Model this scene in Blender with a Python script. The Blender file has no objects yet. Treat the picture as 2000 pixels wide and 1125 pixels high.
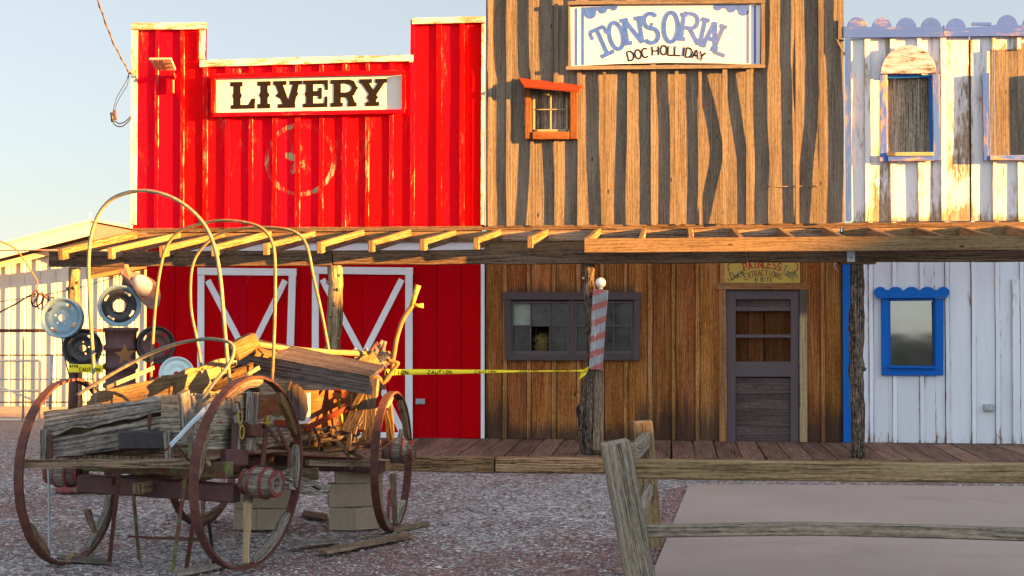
import bpy, math, random
from mathutils import Vector as V, Matrix, noise as mnoise
random.seed(7)
S = bpy.context.scene
COL = S.collection
R = math.radians
# ------------------------------------------------------------------ camera
FPX, CX, CY = 2700.0, 1000.0, 562.5
CAM = V((0, -18.6, 1.87)); YAW, TILT = R(6.55), R(1.12)
cd = bpy.data.cameras.new('camera'); cam = bpy.data.objects.new('camera', cd); COL.objects.link(cam)
cam.location = CAM; cam.rotation_euler = (R(90) + TILT, 0, YAW)
cd.sensor_width = 36; cd.lens = FPX / 2000 * 36; cd.clip_end = 3000
S.camera = cam
# ------------------------------------------------------------------ sky, sun, exposure
SUN_DIR = V((1, -0.24, 0.105)).normalized()
el = math.asin(SUN_DIR.z); az = math.atan2(SUN_DIR.x, SUN_DIR.y)
w = bpy.data.worlds.new('World'); S.world = w; w.use_nodes = True
wn = w.node_tree.nodes; wl = w.node_tree.links
bg = wn['Background']; sk = wn.new('ShaderNodeTexSky'); sk.sky_type = 'NISHITA'; sk.sun_disc = False
sk.sun_elevation = el; sk.sun_rotation = az; sk.air_density = 1.0; sk.dust_density = 0.3; sk.ozone_density = 3.0
hs = wn.new('ShaderNodeHueSaturation'); hs.inputs['Saturation'].default_value = 0.70
wl.new(sk.outputs[0], hs.inputs['Color']); gm = wn.new('ShaderNodeGamma'); gm.inputs[1].default_value = 0.55
wl.new(hs.outputs[0], gm.inputs[0]); # added sky gain: brighter behind the camera, to lift fill on the fronts
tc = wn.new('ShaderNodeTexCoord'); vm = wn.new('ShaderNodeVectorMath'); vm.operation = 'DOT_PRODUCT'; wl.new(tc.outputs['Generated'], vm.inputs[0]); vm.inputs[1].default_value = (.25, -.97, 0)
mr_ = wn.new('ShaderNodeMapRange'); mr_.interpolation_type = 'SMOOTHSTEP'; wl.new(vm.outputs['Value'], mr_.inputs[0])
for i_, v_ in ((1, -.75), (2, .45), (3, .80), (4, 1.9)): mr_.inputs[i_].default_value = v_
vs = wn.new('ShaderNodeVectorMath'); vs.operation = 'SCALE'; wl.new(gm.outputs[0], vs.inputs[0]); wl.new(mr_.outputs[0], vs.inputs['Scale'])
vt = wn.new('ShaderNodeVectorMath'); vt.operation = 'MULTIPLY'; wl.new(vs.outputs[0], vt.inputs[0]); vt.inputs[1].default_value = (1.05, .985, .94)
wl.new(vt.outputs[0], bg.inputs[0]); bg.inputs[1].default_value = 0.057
sd = bpy.data.lights.new('sun', 'SUN'); sd.energy = 5; sd.angle = R(0.5); sd.color = (1, 0.46, 0.09)
so = bpy.data.objects.new('sun', sd); COL.objects.link(so)
so.rotation_euler = (-SUN_DIR).to_track_quat('-Z', 'Y').to_euler(); so.location = (20, -10, 20)
S.view_settings.view_transform = 'Standard'; S.view_settings.look = 'None'
S.view_settings.exposure = 3.55; S.view_settings.gamma = 1
# ------------------------------------------------------------------ pixel helpers (photo pixels -> points at a real distance)
_rm = cam.rotation_euler.to_matrix()
def ray(px, py): return _rm @ V(((px - CX) / FPX, (CY - py) / FPX, -1))
def at(px, py, Y=0.0):
    d = ray(px, py); return CAM + d * ((Y - CAM.y) / d.y)
def atd(px, py, Z): return CAM + ray(px, py) * Z
def atz(px, py, z=0.0):
    d = ray(px, py); return CAM + d * ((z - CAM.z) / d.z)
def atp(px, py, p, n):
    d = ray(px, py); return CAM + d * ((p - CAM).dot(n) / d.dot(n))
def xz(px, py, Y=0.0):
    p = at(px, py, Y); return p.x, p.z
UP = V((0, 0, 1)); XX = V((1, 0, 0)); YY = V((0, 1, 0))
# ------------------------------------------------------------------ mesh builder
class MB:
    def __init__(s): s.v = []; s.f = []; s.uv = []; s.nu = []; s.r = []; s.sm = []; s.mi = []
    def face(s, idx, uv, nu, r, sm=False, mi=0):
        s.f.append(idx); s.uv += uv; s.nu += nu; s.r.append(r); s.sm.append(sm); s.mi.append(mi)
    def sweep(s, st, close=False, caps=True, r=None, mi=0):
        """st: stations (centre, side, normal, w, t): a board with its wide face along side"""
        r = random.random() if r is None else r
        ou, ov = random.random() * 20, random.random() * 20
        b = len(s.v); L = [0.0]
        for i, (c, a, n, w_, t) in enumerate(st):
            if i: L.append(L[-1] + (c - st[i-1][0]).length)
            for sa, sn in ((-1, -1), (1, -1), (1, 1), (-1, 1)):
                s.v.append(c + a * (w_ / 2 * sa) + n * (t / 2 * sn))
        tot = max(L[-1], 1e-6); m = len(st)
        per = [0, 1, 1, 1]
        for i in range(m if close else m - 1):
            j = (i + 1) % m
            v0, v1 = L[i], (L[i+1] if i + 1 < m else L[i] + (st[0][0] - st[i][0]).length)
            w_, t = st[i][3], st[i][4]
            us = [(0, w_, 0, 1), (w_, w_ + t, 1, 1), (w_ + t, 2 * w_ + t, 1, 0), (2 * w_ + t, 2 * w_ + 2 * t, 0, 0)]
            for k in range(4):
                q = (k + 1) % 4; u0, u1, n0, n1 = us[k]
                s.face((b+i*4+k, b+i*4+q, b+j*4+q, b+j*4+k),
                       [(ou+u0, ov+v0), (ou+u1, ov+v0), (ou+u1, ov+v1), (ou+u0, ov+v1)],
                       [(n0, v0/tot), (n1, v0/tot), (n1, v1/tot), (n0, v1/tot)], r, False, mi)
        if caps and not close:
            for i, o in ((0, (3, 2, 1, 0)), (m - 1, (0, 1, 2, 3))):
                k = b + i * 4; w_, t = st[i][3], st[i][4]
                q = [(0, 0), (w_, 0), (w_, t), (0, t)]
                s.face(tuple(k + x for x in o), [(ou+q[x][0]+7, ov+q[x][1]) for x in o], [(.5, .5)] * 4, r, False, mi)
    def beam(s, p0, p1, w_, t, side=None, seg=1, jit=0.0, bow=0.0, bowdir=None, w1=None, t1=None, r=None, mi=0):
        p0 = V(p0); p1 = V(p1); d = (p1 - p0)
        ax = d.normalized()
        side = V(side) if side is not None else (XX if abs(ax.x) < .7 else UP)
        a = (side - ax * side.dot(ax)).normalized(); n = ax.cross(a).normalized()
        w1 = w_ if w1 is None else w1; t1 = t if t1 is None else t1
        st = []; ph = random.random() * 100
        for i in range(seg + 1):
            k = i / seg; c = p0 + d * k
            if bow: c = c + (bowdir or n) * (bow * math.sin(math.pi * k))
            jw = jit * mnoise.noise(V((ph, i * .9, 0))) if jit else 0
            jc = jit * .6 * mnoise.noise(V((ph, i * .9, 9))) if jit else 0
            st.append((c + a * jc, a, n, w_ + (w1 - w_) * k + jw, t + (t1 - t) * k))
        s.sweep(st, r=r, mi=mi)
    def box(s, x0, x1, y0, y1, z0, z1, r=None, mi=0):
        dx, dy, dz = abs(x1-x0), abs(y1-y0), abs(z1-z0); cx, cy, cz = (x0+x1)/2, (y0+y1)/2, (z0+z1)/2
        if dz >= dx and dz >= dy: s.beam((cx, cy, min(z0, z1)), (cx, cy, max(z0, z1)), dx, dy, XX, r=r, mi=mi)
        elif dx >= dy: s.beam((min(x0, x1), cy, cz), (max(x0, x1), cy, cz), dz, dy, UP, r=r, mi=mi)
        else: s.beam((cx, min(y0, y1), cz), (cx, max(y0, y1), cz), dx, dz, XX, r=r, mi=mi)
    def tube(s, pts, rad, n=8, caps=True, close=False, r=None, mi=0, rough=0.0):
        pts = [V(p) for p in pts]; m = len(pts)
        rad = rad if isinstance(rad, (list, tuple)) else [rad] * m
        r = random.random() if r is None else r; ov = random.random() * 20; b = len(s.v); prev = None; L = 0
        LL = []
        for i, p in enumerate(pts):
            if close: d = pts[(i+1) % m] - pts[i-1]
            else: d = pts[min(i+1, m-1)] - pts[max(i-1, 0)]
            d.normalize()
            if prev is None: prev = (UP if abs(d.z) < .9 else XX)
            a = (prev - d * prev.dot(d)).normalized(); prev = a; c = d.cross(a)
            if i: L += (p - pts[i-1]).length
            LL.append(L)
            for k in range(n):
                th = 2 * math.pi * k / n; q = rad[i]
                if rough: q *= 1 + rough * mnoise.noise(V((math.cos(th) * 1.5 + ov, math.sin(th) * 1.5, L * 7)))
                s.v.append(p + a * (math.cos(th) * q) + c * (math.sin(th) * q))
        for i in range(m if close else m - 1):
            j = (i + 1) % m
            for k in range(n):
                q = (k + 1) % n; cu = 6.28 * rad[i] / n; l1 = LL[j] if j else L + .05
                s.face((b+i*n+k, b+i*n+q, b+j*n+q, b+j*n+k), [(ov+k*cu, LL[i]), (ov+(k+1)*cu, LL[i]), (ov+(k+1)*cu, l1), (ov+k*cu, l1)],
                       [(.5, LL[i]/max(L, 1e-6)), (.5, LL[i]/max(L, 1e-6)), (.5, l1/max(L, 1e-6)), (.5, l1/max(L, 1e-6))], r, True, mi)
        if caps and not close:
            s.face(tuple(b+k for k in range(n))[::-1], [(ov, k*.01) for k in range(n)], [(.5, 0)] * n, r, False, mi)
            s.face(tuple(b+(m-1)*n+k for k in range(n)), [(ov, k*.01) for k in range(n)], [(.5, 1)] * n, r, False, mi)
    def lathe(s, prof, o, axis, n=24, r=None, mi=0, smooth=True, caps=True):
        """prof: (radius, distance along axis); closes the ends when radius is 0"""
        r = random.random() if r is None else r
        o = V(o); ax = V(axis).normalized(); a = ax.orthogonal().normalized(); c = ax.cross(a); b = len(s.v); m = len(prof)
        for (q, h) in prof:
            for k in range(n):
                th = 2 * math.pi * k / n
                s.v.append(o + ax * h + a * (q * math.cos(th)) + c * (q * math.sin(th)))
        for i in range(m - 1):
            for k in range(n):
                q = (k + 1) % n
                s.face((b+i*n+k, b+i*n+q, b+(i+1)*n+q, b+(i+1)*n+k), [(k/n, prof[i][1]), ((k+1)/n, prof[i][1]), ((k+1)/n, prof[i+1][1]), (k/n, prof[i+1][1])], [(.5, .5)] * 4, r, smooth, mi)
        for i, rev in ((0, True), (m - 1, False)):
            if caps and prof[i][0] > 0:
                idx = tuple(b+i*n+k for k in range(n))
                s.face(idx[::-1] if rev else idx, [(0, 0)] * n, [(.5, .5)] * n, r, False, mi)
    def prism(s, pts, d, r=None, mi=0, up=None):
        """flat outline pts extruded by vector d"""
        pts = [V(p) for p in pts]; d = V(d); r = random.random() if r is None else r; b = len(s.v); n = len(pts)
        e = (pts[1] - pts[0]).normalized() if up is None else V(up); nn = d.normalized(); g = nn.cross(e)
        ou, ov = random.random() * 20, random.random() * 20
        cg = [p.dot(g) for p in pts]; ce = [p.dot(e) for p in pts]
        g0, g1 = min(cg), max(cg); e0, e1 = min(ce), max(ce)
        s.v += pts + [p + d for p in pts]
        uv = [(ou + cg[i] - g0, ov + ce[i] - e0) for i in range(n)]
        nu = [((cg[i]-g0)/max(g1-g0, 1e-6), (ce[i]-e0)/max(e1-e0, 1e-6)) for i in range(n)]
        s.face(tuple(b+i for i in range(n))[::-1], uv[::-1], nu[::-1], r, False, mi)
        s.face(tuple(b+n+i for i in range(n)), uv, nu, r, False, mi)
        t = d.length
        for i in range(n):
            j = (i + 1) % n
            s.face((b+i, b+j, b+n+j, b+n+i), [uv[i], uv[j], (uv[j][0]+t, uv[j][1]), (uv[i][0]+t, uv[i][1])], [nu[i], nu[j], nu[j], nu[i]], r, False, mi)
    def plank(s, a, b_, c, d, t, seg=10, jag=0.0, jagend=0.0, r=None, mi=0):
        """board with corners a (start low), b (end low), c (end high), d (start high), thickness t away from the viewer"""
        a, b_, c, d = V(a), V(b_), V(c), V(d); n = (b_ - a).cross(d - a).normalized()
        if n.dot(CAM - a) < 0: n = -n
        r = random.random() if r is None else r
        ou, ov, ph = random.random() * 20, random.random() * 20, random.random() * 50
        wd = (d - a).length; ln = (b_ - a).length; b0 = len(s.v); K = 5
        for i in range(seg + 1):
            k = i / seg
            for j in range(K):
                h = j / (K - 1)
                p = (a.lerp(b_, k)).lerp(d.lerp(c, k), h)
                if jag and j in (0, K - 1): p = p + (d - a).normalized() * jag * mnoise.noise(V((ph + j, k * ln * 6, 0)))
                if jagend and i in (0, seg): p = p + (b_ - a).normalized() * jagend * mnoise.noise(V((ph + i, h * 4, 5)))
                p = p + n * (.003 * mnoise.noise(V((ph, k * ln * 3, h * 3))))
                s.v.append(p); s.v.append(p - n * t)
        def ix(i, j, q): return b0 + (i * K + j) * 2 + q
        def U(i, j): return (ou + wd * j / (K-1), ov + ln * i / seg)
        def N(i, j): return (j / (K-1), i / seg)
        for i in range(seg):
            for j in range(K - 1):
                cs = [(i, j), (i+1, j), (i+1, j+1), (i, j+1)]
                for q in (0, 1):
                    o = cs if q == 0 else cs[::-1]
                    s.face(tuple(ix(*x, q) for x in o), [U(*x) for x in o], [N(*x) for x in o], r, False, mi)
            for j in (0, K - 1):
                s.face((ix(i, j, 0), ix(i+1, j, 0), ix(i+1, j, 1), ix(i, j, 1)), [U(i, j), U(i+1, j), (U(i+1, j)[0]+t, U(i+1, j)[1]), (U(i, j)[0]+t, U(i, j)[1])], [N(i, j), N(i+1, j), N(i+1, j), N(i, j)], r, False, mi)
        for i in (0, seg):
            for j in range(K - 1):
                s.face((ix(i, j, 0), ix(i, j+1, 0), ix(i, j+1, 1), ix(i, j, 1)), [(U(i, j)[0], ov), (U(i, j+1)[0], ov), (U(i, j+1)[0], ov+t), (U(i, j)[0], ov+t)], [(.5, .5)] * 4, r, False, mi)
    def build(s, name, mat, parent=None, bevel=0.0):
        o0 = V(parent['_o']) if parent is not None and '_o' in parent else V((0, 0, 0))
        me = bpy.data.meshes.new(name)
        me.from_pydata([tuple(p - o0) for p in s.v], [], s.f)
        for nm, dat in (('UVMap', s.uv), ('NUV', s.nu)):
            l = me.uv_layers.new(name=nm); l.data.foreach_set('uv', [c for q in dat for c in q])
        at_ = me.attributes.new('rnd', 'FLOAT', 'FACE'); at_.data.foreach_set('value', s.r)
        me.polygons.foreach_set('use_smooth', s.sm)
        ms = mat if isinstance(mat, (list, tuple)) else [mat]
        for m in ms: me.materials.append(m)
        if len(ms) > 1: me.polygons.foreach_set('material_index', s.mi)
        o = bpy.data.objects.new(name, me); COL.objects.link(o)
        if parent is not None: o.parent = parent; o['_o'] = tuple(o0)
        if bevel:
            b = o.modifiers.new('bevel', 'BEVEL'); b.width = bevel; b.segments = 1; b.limit_method = 'ANGLE'; b.angle_limit = R(50)
        return o
def thing(name, label, cat, loc, group=None):
    o = bpy.data.objects.new(name, None); COL.objects.link(o); o.location = V(loc); o['_o'] = tuple(V(loc))
    o.empty_display_size = .2; o['label'] = label; o['category'] = cat
    if group: o['group'] = group
    return o
def tag(o, label, cat, group=None, kind=None):
    o['label'] = label; o['category'] = cat
    if group: o['group'] = group
    if kind: o['kind'] = kind
    return o
def arc(cx, cy, rx, ry, a0, a1, n=12): return [(cx + rx * math.cos(R(a0 + (a1 - a0) * i / n)), cy + ry * math.sin(R(a0 + (a1 - a0) * i / n))) for i in range(n + 1)]
def spline(pts, n=6):
    pts = [V(p) for p in pts]; out = []
    for i in range(len(pts) - 1):
        p0 = pts[max(i-1, 0)]; p1 = pts[i]; p2 = pts[i+1]; p3 = pts[min(i+2, len(pts)-1)]
        for k in range(n):
            t = k / n
            out.append(.5 * ((2*p1) + (p2-p0)*t + (2*p0-5*p1+4*p2-p3)*t*t + (-p0+3*p1-3*p2+p3)*t**3))
    out.append(pts[-1]); return out
# ------------------------------------------------------------------ materials
def nt(name):
    m = bpy.data.materials.new(name); m.use_nodes = True
    n = m.node_tree.nodes; l = m.node_tree.links
    return m, n, l, n['Principled BSDF']
class G:
    """small helper to write node graphs"""
    def __init__(s, n, l): s.n = n; s.l = l
    def put(s, sock, val):
        if hasattr(val, 'is_output') or isinstance(val, bpy.types.NodeSocket): s.l.new(val, sock)
        else: sock.default_value = val
    def math(s, op, a, b=0.0, c=0.0, clamp=False):
        x = s.n.new('ShaderNodeMath'); x.operation = op; x.use_clamp = clamp
        for i, q in enumerate((a, b, c)): s.put(x.inputs[i], q)
        return x.outputs[0]
    def xyz(s, a, b, c):
        x = s.n.new('ShaderNodeCombineXYZ')
        for i, q in enumerate((a, b, c)): s.put(x.inputs[i], q)
        return x.outputs[0]
    def sep(s, v):
        x = s.n.new('ShaderNodeSeparateXYZ'); s.put(x.inputs[0], v); return x.outputs
    def noise(s, v, scale=1, detail=4, rough=.55, dist=0.0):
        x = s.n.new('ShaderNodeTexNoise'); s.put(x.inputs['Vector'], v); x.inputs['Scale'].default_value = scale
        x.inputs['Detail'].default_value = detail; x.inputs['Roughness'].default_value = rough; x.inputs['Distortion'].default_value = dist
        return x.outputs[0]
    def voro(s, v, scale=1, feature='F1', out='Distance'):
        x = s.n.new('ShaderNodeTexVoronoi'); x.feature = feature; s.put(x.inputs['Vector'], v); x.inputs['Scale'].default_value = scale
        return x.outputs[out]
    def ramp(s, f, stops, interp='LINEAR'):
        x = s.n.new('ShaderNodeValToRGB'); s.put(x.inputs[0], f); e = x.color_ramp.elements; x.color_ramp.interpolation = interp
        while len(e) < len(stops): e.new(.5)
        for i, (p, c) in enumerate(stops): e[i].position = p; e[i].color = (*c, 1) if len(c) == 3 else c
        return x.outputs[0]
    def step(s, f, a, b):
        x = s.n.new('ShaderNodeMapRange'); x.interpolation_type = 'SMOOTHSTEP'; s.put(x.inputs[0], f)
        x.inputs[1].default_value = a; x.inputs[2].default_value = b; return x.outputs[0]
    def mix(s, f, a, b, mode='MIX'):
        x = s.n.new('ShaderNodeMix'); x.data_type = 'RGBA'; x.blend_type = mode; s.put(x.inputs[0], f)
        for k, q in ((6, a), (7, b)): s.put(x.inputs[k], (*q, 1) if isinstance(q, tuple) and len(q) == 3 else q)
        return x.outputs[2]
    def hsv(s, c, h=.5, sa=1.0, v=1.0):
        x = s.n.new('ShaderNodeHueSaturation'); s.put(x.inputs[0], h); s.put(x.inputs[1], sa); s.put(x.inputs[2], v); s.put(x.inputs[4], c); return x.outputs[0]
    def uv(s, nm):
        x = s.n.new('ShaderNodeUVMap'); x.uv_map = nm; return s.sep(x.outputs[0])
    def attr(s, nm):
        x = s.n.new('ShaderNodeAttribute'); x.attribute_name = nm; return x.outputs['Fac']
    def obj(s):
        x = s.n.new('ShaderNodeTexCoord'); return x.outputs['Object']
    def pos(s):
        x = s.n.new('ShaderNodeNewGeometry'); return x.outputs['Position']
    def bump(s, h, strength, dist, b):
        x = s.n.new('ShaderNodeBump'); s.put(x.inputs['Height'], h); x.inputs['Strength'].default_value = strength; x.inputs['Distance'].default_value = dist
        s.l.new(x.outputs[0], b.inputs['Normal'])
def wood(name, cols, var=.25, rough=.85, bump=.5, knots=.6, cracks=.5, paint=None, chip=.3, edge=.3, base=None, pvar=.12, streak=1.0, extra=None, spec=.04, thinw=.35, mottle=.4):
    """cols: dark, mid, light. paint: colour over the wood, chip 0..1 how much is gone, edge: extra loss along the board edges.
    base: (colour, low nv, high nv, strength) splash-weathered foot of the boards"""
    m, n, l, b = nt(name); g = G(n, l)
    U, Vv, _ = g.uv('UVMap'); NU, NV, _ = g.uv('NUV'); rnd = g.attr('rnd')
    z = g.math('MULTIPLY', rnd, 37.0)
    g1 = g.noise(g.xyz(g.math('MULTIPLY', U, 95), g.math('MULTIPLY', Vv, 1.5), z), 1, 5, .65, .4)
    g2 = g.noise(g.xyz(g.math('MULTIPLY', U, 6), g.math('MULTIPLY', Vv, .8), z), 1, 4, .6, .3)
    g3 = g.noise(g.xyz(g.math('MULTIPLY', U, 48), g.math('MULTIPLY', Vv, 17), z), 1, 3, .7)
    wv = n.new('ShaderNodeTexWave'); wv.wave_type = 'BANDS'; wv.bands_direction = 'X'; wv.inputs['Scale'].default_value = 6; wv.inputs['Distortion'].default_value = 9
    wv.inputs['Detail'].default_value = 2; wv.inputs['Detail Scale'].default_value = .7
    l.new(g.xyz(g.math('MULTIPLY', U, 1.6), g.math('MULTIPLY', Vv, .35), z), wv.inputs['Vector'])
    t = g.math('ADD', g.math('MULTIPLY', g1, .55 * streak), g.math('ADD', g.math('MULTIPLY', g2, .42), g.math('MULTIPLY', wv.outputs[0], .07)))
    t = g.math('ADD', g.math('SUBTRACT', t, .02), g.math('MULTIPLY', g.math('SUBTRACT', g3, .5), mottle))
    c = g.ramp(t, [(.36, cols[0]), (.5, cols[1]), (.64, cols[2])])
    kd = g.voro(g.xyz(g.math('MULTIPLY', U, 4.6), g.math('MULTIPLY', Vv, 1.8), z), 1)
    kn = g.math('MULTIPLY', g.step(kd, .085, .03), knots)
    c = g.mix(kn, c, tuple(x * .35 for x in cols[0]))
    kr = g.math('MULTIPLY', g.math('MULTIPLY', g.step(kd, .17, .1), g.step(kd, .06, .1)), .35 * knots)
    c = g.mix(kr, c, tuple(min(1, x * 1.3) for x in cols[1]))
    ck = g.noise(g.xyz(g.math('MULTIPLY', U, 36), g.math('MULTIPLY', Vv, .45), g.math('ADD', z, 5.0)), 1, 3, .6, .2)
    ck = g.math('ABSOLUTE', g.math('SUBTRACT', ck, .5)); ck = g.math('MULTIPLY', g.step(ck, .02, .0), cracks)
    c = g.mix(ck, c, tuple(x * .18 for x in cols[0]))
    h = g.math('SUBTRACT', g.math('ADD', g.math('MULTIPLY', g1, .6), g.math('MULTIPLY', g2, .5)), ck)
    if paint:
        e = g.math('POWER', g.math('MULTIPLY', g.math('ABSOLUTE', g.math('SUBTRACT', NU, .5)), 2.0), 6.0)
        pn = g.noise(g.xyz(g.math('MULTIPLY', U, 26), g.math('MULTIPLY', Vv, 5), z), 1, 6, .68)
        pl = g.noise(g.xyz(g.math('MULTIPLY', U, 3), g.math('MULTIPLY', Vv, .9), g.math('ADD', z, 11.0)), 1, 3, .6)
        loss = g.math('ADD', pn, g.math('ADD', g.math('MULTIPLY', e, edge), g.math('MULTIPLY', g.math('SUBTRACT', pl, .5), .9)))
        loss = g.math('ADD', loss, g.math('MULTIPLY', g.math('SUBTRACT', g.math('FRACT', g.math('MULTIPLY', rnd, 13.7)), .5), .13))
        if extra: loss = g.math('ADD', loss, extra(g, U, Vv, NU, NV))
        gone = g.step(loss, 1.02 - chip, 1.06 - chip)
        pc = g.hsv(g.mix(0.0, paint, paint), .5, 1.0, g.math('ADD', 1 - 1.5 * pvar, g.math('MULTIPLY', g.math('ADD', g2, g.math('MULTIPLY', g1, .5)), 2 * pvar)))
        thin = g.math('MULTIPLY', g.step(loss, .86 - chip, 1.03 - chip), thinw)
        pc = g.mix(thin, pc, c)
        c = g.mix(gone, pc, c)
        h = g.math('ADD', g.math('MULTIPLY', h, .35), g.math('MULTIPLY', g.math('SUBTRACT', 1.0, gone), .35))
    if base:
        bn = g.noise(g.xyz(g.math('MULTIPLY', U, 14), g.math('MULTIPLY', Vv, 1.2), z), 1, 4, .6)
        bm = g.math('ADD', NV, g.math('MULTIPLY', g.math('SUBTRACT', bn, .5), (base[2] - base[1]) * 1.6))
        bm = g.math('MULTIPLY', g.step(bm, base[2], base[1]), base[3])
        c = g.mix(bm, c, base[0])
    c = g.hsv(c, g.math('ADD', .5 - var * .03, g.math('MULTIPLY', rnd, var * .06)), 1.0, g.math('ADD', 1 - var, g.math('MULTIPLY', g.math('FRACT', g.math('MULTIPLY', rnd, 7.31)), 2 * var)))
    l.new(c, b.inputs['Base Color']); b.inputs['Roughness'].default_value = rough; b.inputs['Specular IOR Level'].default_value = spec
    g.bump(h, bump, .012, b)
    return m
def metal(name, c0, c1, scale=18, rough=.75, metallic=.0, bump=.35, spots=None, amt=.5, spec=.4):
    m, n, l, b = nt(name); g = G(n, l); p = g.obj()
    a = g.noise(p, scale, 6, .65); q = g.noise(p, scale * .22, 3, .6)
    t = g.math('ADD', g.math('MULTIPLY', a, .6), g.math('MULTIPLY', q, .4))
    c = g.ramp(t, [(.35, c0), (.65, c1)])
    if spots:
        s_ = g.step(g.noise(p, scale * .6, 5, .7), 1 - amt - .03, 1 - amt + .03); c = g.mix(s_, c, spots)
    l.new(c, b.inputs['Base Color']); b.inputs['Roughness'].default_value = rough; b.inputs['Metallic'].default_value = metallic; b.inputs['Specular IOR Level'].default_value = spec
    g.bump(a, bump, .006, b); return m
def flat(name, c, rough=.6, var=.08, scale=9, spec=.4):
    m, n, l, b = nt(name); g = G(n, l)
    q = g.noise(g.obj(), scale, 5, .6)
    l.new(g.hsv(g.mix(0.0, c, c), .5, 1.0, g.math('ADD', 1 - var, g.math('MULTIPLY', q, 2 * var))), b.inputs['Base Color'])
    b.inputs['Roughness'].default_value = rough; b.inputs['Specular IOR Level'].default_value = spec; return m
BARE = ((.16, .10, .055), (.36, .24, .13), (.52, .37, .21))
GREY = ((.055, .047, .040), (.185, .16, .132), (.36, .32, .27))
# worn ghost of a round painted badge on the red boards (a stain of its own shape)
_ec = at(587, 312, -.04)
def ghost(g, U, Vv, NU, NV):
    x, y, z = g.sep(g.pos())
    dx = g.math('SUBTRACT', x, _ec.x); dz = g.math('SUBTRACT', z, _ec.z)
    rr = g.math('SQRT', g.math('ADD', g.math('MULTIPLY', dx, dx), g.math('MULTIPLY', dz, dz)))
    ring = g.math('MULTIPLY', g.step(g.math('ABSOLUTE', g.math('SUBTRACT', rr, .475)), .05, .02), g.math('ADD', .62, g.math('MULTIPLY', g.step(dz, .1, -.2), .38)))
    star = g.step(g.math('SUBTRACT', rr, g.math('ADD', .16, g.math('MULTIPLY', g.math('COSINE', g.math('MULTIPLY', g.math('ARCTAN2', dx, dz), 5.0)), .09))), .02, -.02)
    nn = g.noise(g.pos(), 3.2, 4, .7)
    blob = g.math('MULTIPLY', g.step(rr, .62, .1), g.step(nn, .5, .66))
    return g.math('ADD', g.math('MULTIPLY', star, .20), g.math('ADD', g.math('MULTIPLY', ring, .315), g.math('MULTIPLY', blob, .26)))
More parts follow.
